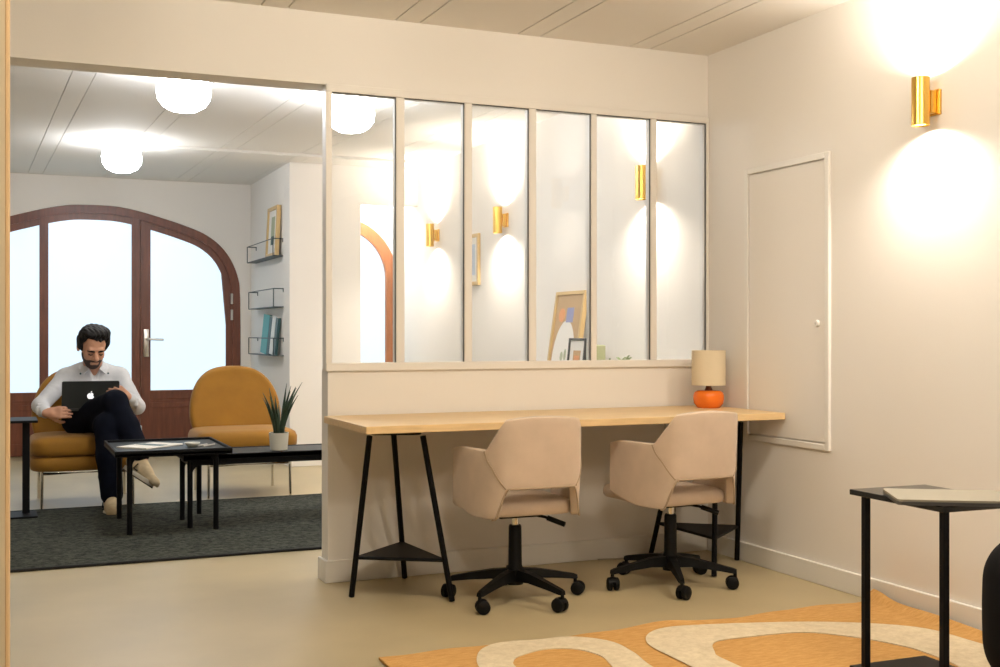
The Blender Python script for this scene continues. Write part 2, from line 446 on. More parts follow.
# narrow arched door at the end of the alcove
YA = 10.19
D2 = empty('door_2', (2.7, YA, 0), 'narrow arched wooden door in the alcove seen through the first glass pane', 'door', kind='structure')
R2, C2, Z2 = .55, 2.82, 1.63
def semi(r, n=24): return [(C2-r, 0)]+[(C2-r*math.cos(PI*k/n), Z2+r*math.sin(PI*k/n)) for k in range(n+1)]+[(C2+r, 0)]
b = B(); ring_prism(b, semi(R2), semi(R2-.105), YA, YA+.09); obj('door_frame', local(b, D2), mat('mahogany_lit_in_colour', (.30, .105, .035), .38, var=.2, vscale=4, stretch=(10, 10, 1.2)), D2, smooth=40)  # brighter mahogany copy, the warm light on this frame is put into its colour
b = B(); prism(b, semi(R2-.105), 'y', YA+.04, YA+.05); obj('frosted_pane', local(b, D2), FROST, D2)
for z in (1.66, 1.51):
    b = B(); tube(b, [(C2+R2-.01, YA-.004, z-.05), (C2+R2-.01, YA-.004, z+.05)], .011, 8); obj('hinge', local(b, D2), STEEL, D2, smooth=40)
b = B(); wall_with_arch(b, semi(R2), 2.255, XR+.1, CZ+.02, YA+.005, YA+.25)
obj_ = st('wall_alcove', b, WALL, 'white end wall of the alcove around the narrow arched door')

# interior glazing
W1 = empty('window_1', (1.34, YP, 0), 'white framed interior glazing of six tall panes above the low wall', 'window', kind='structure')
b = B()
z0, z1 = .955, 2.238
box(b, (1.340, YP-.012, z0), (1.369, YP+.05, z1), .002, 1); box(b, (3.355, YP-.012, z0), (XR, YP+.05, z1), .002, 1)
box(b, (1.342, YP-.014, .95), (XR-.002, YP+.052, .987), .002, 1); box(b, (1.342, YP-.013, 2.207), (XR-.002, YP+.052, z1+.004), .002, 1)
obj('frame', local(b, W1), FRAMEW, W1)
ms = [(1.672, 1.712), (2.01, 2.048), (2.345, 2.383), (2.683, 2.714), (3.023, 3.058)]
for a, c in ms:
    b = B(); box(b, (a, YP-.010, .987), (c, YP+.045, 2.207), .003, 1); obj('mullion', local(b, W1), FRAMEW, W1)
edges = [1.369]+[x for p in ms for x in p]+[3.355]
for i in range(6):
    a, c = edges[2*i], edges[2*i+1]
    b = B(); box(b, (a-.001, YP+.018, .986), (c+.001, YP+.024, 2.208)); p = obj('glass_pane', local(b, W1), GLASS, W1)
    b = B(); box(b, (c-.004, YP-.004, .987), (c, YP+.004, 2.207)); box(b, (a, YP-.004, 2.203), (c-.004, YP+.004, 2.207)); obj('seal', local(b, W1), SEAL, p)

# baseboards, conduit
def base(name, lo, hi, label):
    b = B(); box(b, lo, hi, .003, 1); st(name, b, TRIMW, label, 'baseboard')
base('baseboard_right', (XR-.016, -2.6, 0), (XR, YP-.016, .093), 'white baseboard along the right wall')
base('baseboard_partition', (1.336, YP-.016, 0), (XR-.017, YP, .10), 'white baseboard along the low wall behind the desk')
base('baseboard_end', (1.336, YP+.001, 0), (1.352, YPB+.012, .10), 'short white baseboard on the end of the low wall')
base('baseboard_pier', (2.216, 9.594, 0), (2.85, 9.61, .09), 'white baseboard at the foot of the pier')
base('baseboard_lounge', (XR-.016, YPB, 0), (XR, 10.18, .09), 'white baseboard along the right wall of the lounge')
b = B(); box(b, (.55, 9.115, CZ-.022), (XR-.002, 9.14, CZ-.001))
for x in (.75, 1.55, 2.05, 2.6, 3.1): box(b, (x-.012, 9.109, CZ-.026), (x+.012, 9.146, CZ-.001))
st('trim_1', b, TRIMW, 'thin white cable conduit crossing the lounge ceiling', 'conduit')

# access panel on the right wall
AP = empty('access_panel', (XR, 4.42, .60), 'tall white flush access panel with round lock above the desk end on the right wall', 'access panel')
def lo_(bm): return local(bm, AP)
b = B()
y0, y1, z0, z1 = 4.105, 4.735, .60, 1.925
for lo, hi in (((XR-.016, y0, z0), (XR, y0+.028, z1)), ((XR-.016, y1-.028, z0), (XR, y1, z1)), ((XR-.016, y0+.028, z0), (XR, y1-.028, z0+.028)), ((XR-.016, y0+.028, z1-.028), (XR, y1-.028, z1))): box(b, lo, hi, .002, 1)
obj('frame', lo_(b), TRIMW, AP)
b = B(); box(b, (XR-.010, y0+.034, z0+.035), (XR-.001, y1-.033, z1-.036), .0015, 1); pn = obj('panel', lo_(b), WALL, AP)
b = B(); lathe(b, [(0, .012), (.014, .012), (.016, .004), (.016, 0)], 18, M=Matrix.Translation((XR-.010, 4.185, 1.165)) @ Matrix.Rotation(-PI/2, 4, 'Y'))
lk = obj('lock', lo_(b), TRIMW, pn, smooth=40)
b = B(); lathe(b, [(0, .0135), (.006, .0135), (.006, .011)], 12, M=Matrix.Translation((XR-.010, 4.185, 1.165)) @ Matrix.Rotation(-PI/2, 4, 'Y')); obj('keyhole', lo_(b), STEEL, lk)
# ------------------------------------------------------------------ lamps
def spot(o, loc, up, e, col=(1, .89, .77), size=160):
    l = bpy.data.lights.new('sconce_light', 'SPOT'); l.energy = e; l.color = col; l.spot_size = math.radians(size); l.spot_blend = .9; l.shadow_soft_size = .022
    q = bpy.data.objects.new('sconce_light', l); COL.objects.link(q); q.parent = o; q.location = loc
    q.rotation_euler = (PI, 0, 0) if up else (0, 0, 0)
SC = [(3.49, 2.025, 'brass cylinder wall sconce nearest the camera, on the bare wall above the black side table', 40), (5.63, 1.965, 'brass wall sconce seen at the right edge of the fifth glass pane', 42), (7.67, 1.94, 'brass wall sconce seen in the third glass pane beside the hung picture', 42), (9.10, 1.942, 'brass wall sconce farthest away, seen in the second glass pane', 42)]
for y, z, lab, e in SC:
    o = empty('wall_sconce', (XR, y, z), lab, 'wall lamp', 'brass up and down sconces')
    b = B(); cx = -.072
    lathe(b, [(.029, -.088), (.0345, -.094), (.0345, .094), (.029, .088)], 32, (cx, 0, 0)); lathe(b, [(.029, -.088), (.029, -.06)], 32, (cx, 0, 0)); lathe(b, [(.029, .088), (.029, .06)], 32, (cx, 0, 0))
    obj('shade', b, BRASS, o, smooth=35)
    b = B(); box(b, (-.040, -.022, -.045), (-.012, .022, .045), .003); box(b, (-.012, -.038, -.05), (0, .038, .05), .003); obj('bracket', b, BRASS, o)
    for s in (-1, 1):
        b = B(); lathe(b, [(.0, .0), (.028, .0)], 24, (cx, 0, s*.074)); obj('bulb', b, BULB, o)
        spot(o, (cx, 0, s*.082), s > 0, e)
GL = [((.84, 9.1), 'round opal ceiling lamp farther back in the lounge, above the left lounge chair'), ((.92, 6.47), 'opal ceiling lamp half hidden by the lintel over the opening'), ((1.935, 6.74), 'opal ceiling lamp seen at the left edge of the first glass pane'), ((3.12, 9.98), 'small unseen opal ceiling lamp added to brighten the alcove behind its lintel'), ((1.3, 3.0), 'unseen warm opal ceiling lamp added to the front room above the floor before the desk'), ((2.2, 1.2), 'unseen warm opal ceiling lamp added to the front room to the right of the camera'), ((.4, .1), 'unseen warm opal ceiling lamp added behind the camera to light the near wall edge')]  # the alcove lamp and the warm front-room lamps are unseen, added for brightness
for (x, y), lab in GL[:]:
    o = empty('ceiling_lamp', (x, y, CZ), lab, 'ceiling lamp', 'opal globe ceiling lamps')
    b = B(); lathe(b, [(0, 0), (.07, 0), (.075, -.012), (.07, -.025), (0, -.025)], 28); obj('ceiling_mount', b, TRIMW, o, smooth=40)
    b = B(); lathe(b, [(0, -.014), (.067, -.016), (.110, -.034), (.136, -.070), (.146, -.120), (.139, -.163), (.114, -.200), (.069, -.225), (0, -.234)], 32); obj('globe', b, OPALW if y < 5 else OPAL, o, smooth=True)

# desk lamp
o = empty('table_lamp', (3.238, 4.87, .751), 'small table lamp with orange ceramic base and cream drum shade on the desk', 'lamp')
b = B(); lathe(b, [(0, 0), (.055, 0), (.060, .006), (.073, .022), (.076, .04), (.076, .062), (.070, .078), (.055, .086), (.02, .087), (0, .087)], 36); obj('lamp_base', b, ORANGE, o, smooth=True)
b = B(); lathe(b, [(.017, .08), (.020, .088), (.015, .10), (.013, .125), (0, .125)], 20); obj('neck', b, WALNUT, o, smooth=True)
b = B(); lathe(b, [(.084, .112), (.084, .285), (.081, .285), (.081, .112), (.084, .112)], 40)
for k in range(3): tube(b, [(0, 0, .27), (  .082*math.cos(k*2.09), .082*math.sin(k*2.09), .275)], .002, 6)
tube(b, [(0, 0, .12), (0, 0, .272)], .004, 8); obj('lamp_shade', b, LINEN, o, smooth=35)

# ------------------------------------------------------------------ desk
o = empty('worktop', (2.35, 4.74, .72), 'long light oak desk top running along the low wall to the right wall', 'desk')
b = B(); box(b, (-1.02, -.333, 0), (1.002, .318, .031), .002, 1); obj('top', b, OAK, o)
def trestle(tops, feet, label, corner):
    cx = sum(p[0] for p in feet)/3; cy = sum(p[1] for p in feet)/3
    o = empty('trestle', (cx, cy, 0), label, 'trestle', 'black steel trestles under the desk')
    T = [V((p[0]-cx, p[1]-cy, .708)) for p in tops]; F = [V((p[0]-cx, p[1]-cy, .004)) for p in feet]
    for i in range(3):
        b = B(); tube(b, [F[i], T[i]+(F[i]-T[i])*.02], .0125, 12); obj('leg', b, BLACK, o, smooth=40)
    b = B(); c = (T[0]+T[1]+T[2])/3
    loop = []
    for i in range(3):
        p, q, r = T[i-1], T[i], T[(i+1) % 3]
        u = (p-q).normalized()*.04; w = (r-q).normalized()*.04
        for k in range(6):
            t = k/5; loop.append((q+u)*(1-t)**2+q*2*t*(1-t)+(q+w)*t*t)
    tube(b, loop, .0115, 10, closed=True); obj('top_frame', b, BLACK, o, smooth=40)
    b = B(); P = [F[i]+(T[i]-F[i])*(.17/.708) for i in range(3)]
    cc = (P[0]+P[1]+P[2])/3; vs = [[b.verts.new(p+V((0, 0, dz))) for p in P] for dz in (-.006, .006)]
    b.faces.new(vs[0]); b.faces.new(vs[1])
    for i in range(3): b.faces.new((vs[0][i], vs[0][(i+1) % 3], vs[1][(i+1) % 3], vs[1][i]))
    for i in range(3): tube(b, [P[i], P[(i+1) % 3]], .007, 8)
    obj('shelf', b, BLACK, o)
trestle([(1.41, 4.62), (1.58, 4.83), (1.615, 4.55)], [(1.369, 4.752), (1.70, 5.03), (1.731, 4.505)], 'black steel trestle with triangular shelf under the left end of the desk', 0)
trestle([(3.275, 4.65), (3.066, 4.55), (3.05, 4.83)], [(3.340, 4.775), (3.014, 4.489), (3.0, 5.03)], 'black steel trestle with triangular shelf under the right end of the desk', 0)
b = B(); pts = [(3.08, 5.03, .71), (3.1, 5.035, .5), (3.13, 5.02, .3), (3.12, 5.0, .12), (3.05, 4.98, .03), (2.9, 5.0, .008), (2.7, 5.03, .008)]
def smooth_path(P, n=6):
    P = [V(p) for p in P]; Q = [P[0]]+P+[P[-1]]; out = []
    for i in range(1, len(Q)-2):
        for k in range(n):
            t = k/n; p0, p1, p2, p3 = Q[i-1:i+3]
            out.append(.5*((2*p1)+(-p0+p2)*t+(2*p0-5*p1+4*p2-p3)*t*t+(-p0+3*p1-3*p2+p3)*t**3))
    return out+[P[-1]]
tube(b, smooth_path(pts), .004, 6); tag(obj('power_cable', b, CABLE, smooth=True), 'thin pale cable hanging behind the right desk trestle', 'cable')

# ------------------------------------------------------------------ office chairs
PLAN = [(0, -.228), (.07, -.227), (.135, -.220), (.178, -.196), (.204, -.145), (.224, -.06), (.240, .05), (.246, .150)]
PL_ = [0]
for p_, q_ in zip(PLAN, PLAN[1:]): PL_.append(PL_[-1]+math.dist(p_, q_))
PL_ = [x/PL_[-1] for x in PL_]
def plan(q):
    q = min(.9999, max(0, q)); i = max(k for k in range(len(PL_)-1) if PL_[k] <= q); t = (q-PL_[i])/(PL_[i+1]-PL_[i])
    P = [V(PLAN[k]) if k >= 0 else V((-PLAN[1][0], PLAN[1][1])) for k in (i-1, i, i+1, min(i+2, len(PLAN)-1))]
    p0, p1, p2, p3 = P
    return .5*((2*p1)+(-p0+p2)*t+(2*p0-5*p1+4*p2-p3)*t*t+(-p0+3*p1-3*p2+p3)*t**3)
def shell_point(s, v):
    """s in [-1,1] along the U, v in [0,1] bottom to top"""
    q = abs(s); sg = 1 if s >= 0 else -1
    x, y = plan(q)
    sm = lambda a, b, t: (lambda k: k*k*(3-2*k))(min(1, max(0, (t-a)/(b-a))))
    ln = lambda a, b, t: min(1, max(0, (t-a)/(b-a)))
    top = .787-.010*(q/.30)**2 if q < .30 else .777-(.777-.648)*(.35*sm(.30, .52, q)+.65*ln(.32, .50, q))-.016*sm(.86, 1.0, q)
    bot = .500 if q < .27 else .500-(.500-.372)*(.4*sm(.27, .37, q)+.6*ln(.27, .37, q))
    if q > .60: bot += .05*((q-.60)/.40)**1.6
    z = bot+(top-bot)*v
    y -= .10*max(0, z-.42)*(1-sm(.40, .95, q)*.9)
    if z > .60 and q < .6: x *= 1-.10*(z-.60)/.18*(1-q/.6)
    if q > .8 : y -= .03*(1-v)*(q-.8)/.2*0+.02*v*(q-.8)/.2*0
    return V((x*sg, y, z))
def shell_mesh():
    b = B(); NS, NV = 56, 9; g = []
    for i in range(NS+1):
        s = -1+2*i/NS; g.append([b.verts.new(shell_point(s, j/NV)) for j in range(NV+1)])
    for i in range(NS):
        for j in range(NV): b.faces.new((g[i][j], g[i+1][j], g[i+1][j+1], g[i][j+1]))
    bmesh.ops.recalc_face_normals(b, faces=b.faces)
    cen = V((0, 0, .55))
    f = b.faces[NS*NV//2]
    if f.normal.dot(f.calc_center_median()-cen) > 0: bmesh.ops.reverse_faces(b, faces=b.faces)
    r = bmesh.ops.solidify(b, geom=list(b.faces), thickness=-.034)
    return b
def office_chair(loc, rz, base_rot, label):
    o = empty('office_chair', loc, label, 'office chair', 'beige swivel chairs at the desk', rz=rz)
    sh = obj('backrest', shell_mesh(), BEIGE, o, smooth=True)
    bv = sh.modifiers.new('bevel', 'BEVEL'); bv.width = .012; bv.segments = 3; bv.limit_method = 'ANGLE'; bv.angle_limit = math.radians(50)
    sh.location = (.02, 0, 0)
    # seams: from arm dip down to the corner of the opening, and piping round the opening
    b = B()
    for sg in (-1, 1):
        q = [(.515, .99), (.47, .80), (.41, .60), (.35, .40), (.285, .05)]
        pts = [shell_point(sg*s, v) for s, v in q]
        c = V((0, .02, .55)); pts = [p+(V((p.x, p.y-.02, 0))).normalized()*.0015 for p in pts]
        tube(b, smooth_path(pts, 4), .0028, 6)
    pts = [shell_point(-.40+.80*k/48, 0)+V((0, 0, 0)) for k in range(49)]
    tube(b, [p+V((p.x, p.y, 0)).normalized()*.001 for p in pts], .0042, 6)
    obj('piping', b, BEIGED, sh, smooth=True)
    b = B(); ol = rrect(.208, .240, .09, 7, 0, .085)
    puff(b, ol, [.372, .376, .388, .405, .422, .432, .437], [.03, .008, 0, 0, .006, .028, .07]); obj('seat', b, BEIGE, o, smooth=True, loc=(.02, 0, 0))
    b = B(); box(b, (-.09, -.05, .352), (.09, .11, .374), .006); obj('mechanism', b, BLKPL, o)
    b = B(); tube(b, [(.05, -.01, .362), (.11, -.06, .352), (.135, -.085, .340)], .006, 8); tube(b, [(.118, -.068, .349), (.175, -.118, .325)], .011, 10); obj('lever', b, BLKPL, o, smooth=40)
    b = B(); lathe(b, [(.0, .30), (.016, .30), (.016, .355), (0, .355)], 18); obj('piston', b, CHROME, o, smooth=40)
    b = B(); lathe(b, [(0, .07), (.034, .07), (.036, .13), (.029, .15), (.027, .31), (.024, .318), (0, .318)], 22); obj('column', b, BLKPL, o, smooth=40)
    for k in range(5):
        a = base_rot-rz+k*2*PI/5; d = V((math.cos(a), math.sin(a), 0)); n = V((-d.y, d.x, 0))
        b = B(); prev = None
        for t, w, zt, zb in ((.02, .024, .135, .085), (.10, .021, .128, .090), (.20, .016, .108, .080), (.275, .013, .092, .070), (.290, .011, .086, .070)):
            c = d*t; ring = [b.verts.new(c+n*w+V((0, 0, zb))), b.verts.new(c-n*w+V((0, 0, zb))), b.verts.new(c-n*w*.75+V((0, 0, zt))), b.verts.new(c+n*w*.75+V((0, 0, zt)))]
            if prev:
                for i in range(4): b.faces.new((prev[i], prev[(i+1) % 4], ring[(i+1) % 4], ring[i]))
            else: b.faces.new(ring)
            prev = ring
        b.faces.new(prev[::-1]); lg = obj('leg', b, BLKPL, o)
        b = B(); w = d*.283; ca = a+.9+k; e = V((math.cos(ca), math.sin(ca), 0)); f = V((-e.y, e.x, 0)); c = w-f*.012+V((0, 0, .029))
        tube(b, [w+V((0, 0, .05)), w+V((0, 0, .078))], .008, 8)
        for s in (-1, 1):
            tube(b, [c+e*s*.006, c+e*s*.008, c+e*s*.022, c+e*s*.026], [.027, .029, .028, .022], 18)
        tube(b, [c-e*.008, c+e*.008], .015, 12)
        # hood over the twin wheels
        H = [c+V((0, 0, 1))*.031*math.cos(x)+f*.031*math.sin(x) for x in [(-1.2+2.4*k2/8) for k2 in range(9)]]
        for p, q in zip(H, H[1:]): b.faces.new([b.verts.new(z) for z in (p-e*.010, q-e*.010, q+e*.010, p+e*.010)])
        obj('caster', b, BLKPL, lg, smooth=40)
office_chair((1.985, 4.43, 0), math.radians(-1), math.radians(0), 'beige velvet swivel chair on the left, nearer the opening, facing the desk')
office_chair((2.738, 4.42, 0), math.radians(4), math.radians(32), 'beige velvet swivel chair on the right, in front of the table lamp')

# ------------------------------------------------------------------ lounge rug and ochre rug
b = B(); box(b, (-1.0, 5.885, .001), (2.75, 7.815, .012), .003, 1)
o = tag(obj('area_rug', b, RUGD), 'dark charcoal woven rug under the lounge seating', 'rug')
b = B()
for lo, hi in (((-1.012, 5.87, .001), (2.762, 5.886, .014)), ((-1.012, 7.814, .001), (2.762, 7.83, .014)), ((-1.012, 5.886, .001), (-1, 7.814, .014)), ((2.75, 5.886, .001), (2.762, 7.814, .014))): box(b, lo, hi, .003, 1)
obj('binding', b, RUGB, o)

def rug_z(x, y):
    # ripple near the far edge and the curled corner against the baseboard
    dx = (x-3.33); dy = (y-3.80)
    z = .010+.040*math.exp(-((dx/.035)**2+(dy/.10)**2))+.02*math.exp(-(dx/.03)**2)*math.exp(-((y-3.5)/.35)**2)
    z += .012*math.exp(-((y-3.80)/.03)**2)*math.exp(-((x-2.35)/.10)**2)+.0025*math.sin(7*x+3*y)*math.exp(-((y-3.8)/.2)**2)
    return z
b = B(); NX, NY = 90, 80; g = []
for i in range(NX+1):
    row = []
    for j in range(NY+1):
        x = 1.19+(3.335-1.19)*i/NX; y = 1.85+(3.80-1.85)*j/NY
        ye = y+(.008*math.sin(9*x)+.006*math.sin(23*x))*(j/NY)**6
        row.append(b.verts.new((x, ye, rug_z(x, y))))
    g.append(row)
for i in range(NX):
    for j in range(NY): b.faces.new((g[i][j], g[i+1][j], g[i+1][j+1], g[i][j+1]))
bd = [g[i][0] for i in range(NX+1)]+[g[NX][j] for j in range(1, NY+1)]+[g[i][NY] for i in range(NX-1, -1, -1)]+[g[0][j] for j in range(NY-1, 0, -1)]
lowv = [b.verts.new((v.co.x, v.co.y, max(.001, v.co.z-.009))) for v in bd]
for i in range(len(bd)): b.faces.new((bd[i], lowv[i], lowv[(i+1) % len(bd)], bd[(i+1) % len(bd)]))
def catloop(P, n=8):
    out = []; N = len(P)
    for i in range(N):
        p0, p1, p2, p3 = [V(P[(i+k-1) % N]) for k in range(4)]
        for k in range(n):
            t = k/n; out.append(.5*((2*p1)+(-p0+p2)*t+(2*p0-5*p1+4*p2-p3)*t*t+(-p0+3*p1-3*p2+p3)*t**3))
    return out
def ribbon(bm, outer, inner):
    O = catloop(outer); I = catloop(inner); n = len(O); vo = []; vi = []
    for k in range(n):
        j1 = 1+.006*math.sin(k*1.7)
        o_, i_ = O[k], I[k]
        vo.append((bm.verts.new((o_.x, o_.y, .0125+rug_z(o_.x, o_.y)-.0085)), bm.verts.new((o_.x, o_.y, rug_z(o_.x, o_.y)+.0035))))
        vi.append((bm.verts.new((i_.x, i_.y, rug_z(i_.x, i_.y)+.0035)), bm.verts.new((i_.x, i_.y, rug_z(i_.x, i_.y)-.001))))
    for k in range(n):
        a, c = k, (k+1) % n
        for q in ((vo[a][1], vo[c][1], vi[c][0], vi[a][0]), (vo[a][0], vo[c][0], vo[c][1], vo[a][1]), (vi[a][0], vi[c][0], vi[c][1], vi[a][1])):
            bm.faces.new(q).material_index = 1
ribbon(b, [(1.45, 3.50), (1.53, 3.72), (1.65, 3.81), (1.78, 3.79), (1.915, 3.776), (2.015, 3.66), (2.02, 3.50), (1.99, 3.30), (2.03, 3.0), (1.95, 2.7), (1.7, 2.55), (1.5, 2.7), (1.44, 3.1)],
       [(1.57, 3.47), (1.60, 3.58), (1.66, 3.63), (1.76, 3.665), (1.855, 3.625), (1.895, 3.52), (1.88, 3.42), (1.84, 3.25), (1.85, 3.0), (1.80, 2.8), (1.7, 2.72), (1.60, 2.82), (1.57, 3.1)])
ribbon(b, [(2.11, 3.35), (2.13, 3.60), (2.27, 3.735), (2.52, 3.715), (2.82, 3.62), (3.05, 3.49), (3.18, 3.36), (3.21, 3.20), (3.19, 2.9), (3.0, 2.55), (2.6, 2.42), (2.25, 2.55), (2.12, 2.9)],
       [(2.26, 3.30), (2.285, 3.40), (2.36, 3.505), (2.50, 3.515), (2.73, 3.49), (2.86, 3.36), (2.93, 3.22), (2.95, 3.10), (2.92, 2.9), (2.8, 2.72), (2.6, 2.64), (2.38, 2.75), (2.28, 2.95)])
tag(obj('wool_rug', b, [RUGO, RUGC], smooth=30), 'ochre wool rug with cream loops and a curled corner', 'rug')

# ------------------------------------------------------------------ C-shaped side tables
def side_table(origin, ang, w, d, h, posts, label):
    """origin: floor point of the post-side left corner; local x = along post side, local y = depth"""
    o = empty('side_table', origin, label, 'side table', 'black C-frame side tables', rz=ang)
    b = B(); box(b, (0, 0, h-.018), (w, d, h), .002, 1); obj('table_top', b, BLACK, o)
    for x in posts:
        b = B(); box(b, (x-.014, .004, .008), (x+.014, .032, h-.016), .002, 1); obj('post', b, BLACK, o)
    b = B(); box(b, (0, 0, .001), (w, d, .012), .002, 1); obj('base', b, BLACK, o)
# near table: left corner (2.571,3.043), front corner (2.556,2.618), back corner (2.87,3.01)
side_table((2.556, 2.618, .013), math.radians(88), .425, -.30, .594, (.05, .37), 'black metal C-shaped side table in the right foreground on the ochre rug') if False else None
o = empty('side_table', (2.56, 2.618, .012), 'black C-shaped side table in the right foreground, standing on the ochre rug', 'side table', 'black C-frame side tables', rz=math.radians(-1.5))
b = B(); box(b, (0, 0, .577), (.315, .425, .595), .002, 1); obj('table_top', b, TABLET, o)
for y in (.002, .352):
    b = B(); box(b, (.006, y, .01), (.028, y+.022, .58), .002, 1); obj('post', b, BLACK, o)
b = B(); box(b, (0, 0, .002), (.315, .425, .014), .002, 1); obj('base', b, BLACK, o)
o = empty('side_table', (-.10, 7.42, .014), 'black C-shaped side table at the left edge beside the seated person', 'side table', 'black C-frame side tables')
b = B(); box(b, (-.15, 0, .573), (.308, .335, .588), .002, 1); obj('table_top', b, BLACK, o)
for x in (.225, -.12):
    b = B(); box(b, (x, .205, .010), (x+.042, .245, .575), .002, 1); obj('post', b, BLACK, o)
b = B(); box(b, (-.15, .05, .0), (.308, .30, .010), .002, 1); obj('base', b, BLACK, o)

# closed laptop on the near side table
o = empty('laptop', (2.455, 2.69, .608), 'closed silver laptop lying on the black side table in the right foreground', 'laptop', rz=math.radians(-31.5))
b = B(); prism(b, rrect(.172, .125, .014, 5, .172, .125), 'z', .001, .011); obj('base', b, mat('laptop_edge', (.10, .10, .10), .4, .6), o, smooth=30)
b = B(); prism(b, rrect(.172, .125, .014, 5, .172, .125), 'z', .012, .018); obj('lid', b, SILVER, o, smooth=30)

# black tub chair at the right edge of the frame
F = Field((-.42, -.42, .08), (.42, .42, .72), .012)
F.ell((0, 0, .40), (.33, .33, .27), k=0); F.rbox((0, 0, .40), (.31, .31, .2), .12, k=.08)
F.ell((0, .10, .70), (.22, .30, .30), k=.03, op='sub')
o = empty('tub_chair', (2.645, 2.035, .012), 'black rounded tub chair cut off by the right edge of the view', 'chair', rz=math.radians(-70))
obj('shell', F.mesh(3), mat('black_upholstery', (.004, .004, .0045), .85, spec=.12), o, smooth=True)
b = B(); puff(b, rrect(.19, .19, .12, 6, 0, .05), [.36, .37, .40, .43, .45], [.03, .006, 0, .008, .05]); obj('seat_cushion', b, mat('black_cushion', (.012, .012, .013), .85), o, smooth=True)
for sx in (-1, 1):
    for sy in (-1, 1):
        b = B(); tube(b, [(sx*.17, sy*.17, .2), (sx*.20, sy*.20, 0.002)], [.016, .010], 10); obj('leg', b, BLACK, o, smooth=40)

# ------------------------------------------------------------------ nesting coffee tables
def tray_table(x0, x1, y0, y1, h, ix, iy, rim, label, under=.055):
    cx, cy = (x0+x1)/2, (y0+y1)/2; hx, hy = (x1-x0)/2, (y1-y0)/2
    o = empty('coffee_table', (cx, cy, .013), label, 'coffee table', 'black nesting coffee tables'); h -= .013
    b = B(); box(b, (-hx, -hy, h-.03), (hx, hy, h-rim), .002, 1); obj('table_top', b, mat('black_tray_top', (.018, .024, .026), .45, spec=.35), o)
    b = B()
    for lo, hi in (((-hx, -hy, h-.034), (hx, -hy+.014, h)), ((-hx, hy-.014, h-.034), (hx, hy, h)), ((-hx, -hy+.014, h-.034), (-hx+.014, hy-.014, h)), ((hx-.014, -hy+.014, h-.034), (hx, hy-.014, h))): box(b, lo, hi, .002, 1)
    obj('rim', b, BLACK, o)
    lx, ly = hx-ix, hy-iy
    for sx in (-1, 1):
        for sy in (-1, 1):
            b = B(); tube(b, [(sx*lx, sy*ly, 0), (sx*lx, sy*ly, h-.028)], .0155, 14); obj('leg', b, BLACK, o, smooth=40)
    b = B(); t = h-.03
    for sy in (-1, 1):
        r = .05; poly = [(-lx, t), (-lx, t-under-r)]+[(-lx+.012+r-r*math.cos(a*PI/12), t-under-r+r*math.sin(a*PI/12)*1) for a in range(7)]
        poly += [(-x, z) for x, z in reversed(poly[1:])]+[(lx, t)]
        prism(b, poly, 'y', sy*ly-.008, sy*ly+.008)
    for sx in (-1, 1): prism(b, [(p[0]*ly/lx, p[1]) for p in poly], 'x', sx*lx-.008, sx*lx+.008)
    obj('apron', b, BLACK, o)
tray_table(.573, 1.205, 6.585, 7.32, .478, .082, .065, .014, 'upper black tray coffee table in front of the seated person, with papers on it', .012)
tray_table(.955, 2.10, 6.715, 7.10, .43, .04, .04, .004, 'lower, longer black coffee table carrying the potted plant', .035)
b = B(); box(b, (-.11, -.155, 0), (.11, .155, .008), .001, 1)
for k, (a, c) in enumerate(((.0, -.01), (.02, .012))): pass
o = obj('magazine', b, PAPER, loc=(.80, 6.97, .4645)); o.rotation_euler = (0, 0, math.radians(-48)); tag(o, 'pale open magazine lying on the upper coffee table', 'magazine')
b = B(); box(b, (-.09, -.02, .0082), (.09, .05, .0092)); obj('dark_picture', b, DTEAL, o)
b = B(); lathe(b, [(0, 0), (.025, 0), (.042, .018), (.045, .026), (.041, .026), (.035, .016), (0, .01)], 24); o = obj('saucer', b, POTW, smooth=True, loc=(1.02, 6.84, .4645)); tag(o, 'small white dish on the upper coffee table', 'dish')
for k, (x, y) in enumerate(((1.085, 6.86), (1.125, 6.84))):
    b = B(); tube(b, [(-.05, -.04, .006), (.03, .05, .006)], .005, 8); o = obj('pen', b, STEEL, smooth=40, loc=(x, y, .4645)); tag(o, ['silver pen next to the small white dish', 'silver pen nearer the right rim of the upper coffee table'][k], 'pen', 'pens on the coffee table')

# potted aloe
o = empty('potted_aloe', (1.515, 6.80, .4305), 'spiky dark green aloe in a small white pot on the lower coffee table', 'plant')
b = B(); lathe(b, [(0, 0), (.046, 0), (.050, .004), (.058, .104), (.054, .104), (.050, .085), (.0, .085)], 30); obj('pot', b, POTW, o, smooth=40)
b = B(); lathe(b, [(.052, .086), (.03, .092), (0, .094)], 20); obj('soil', b, SOIL, o)
lv = [(-70, .20, .62), (-40, .28, .40), (-20, .33, .25), (0, .36, .08), (15, .34, .18), (40, .33, .42), (62, .28, .55), (90, .24, .5), (140, .26, .35), (200, .30, .3), (250, .28, .4), (300, .31, .28), (-100, .22, .5), (180, .33, .12), (35, .36, .5), (-55, .33, .38)]
for k, (az, ln, le) in enumerate(lv):
    # azimuth 0 = right (+x), leaning out by le
    a = math.radians(az*1.0 if k % 2 else az+180*(k % 3 == 0)); 
    d = V((math.cos(a), math.sin(a)*.8, 0))
    b = B(); P = []; R = []
    for i in range(7):
        t = i/6; P.append(d*(.018+ln*le*(t**1.5))+V((0, 0, .085+ln*.92*t-ln*.06*t*t))); R.append(max(.0012, .0135*(1-t**1.7)))
    tube(b, P, R, 8)
    obj('leaf', b, ALOE, o, smooth=True)

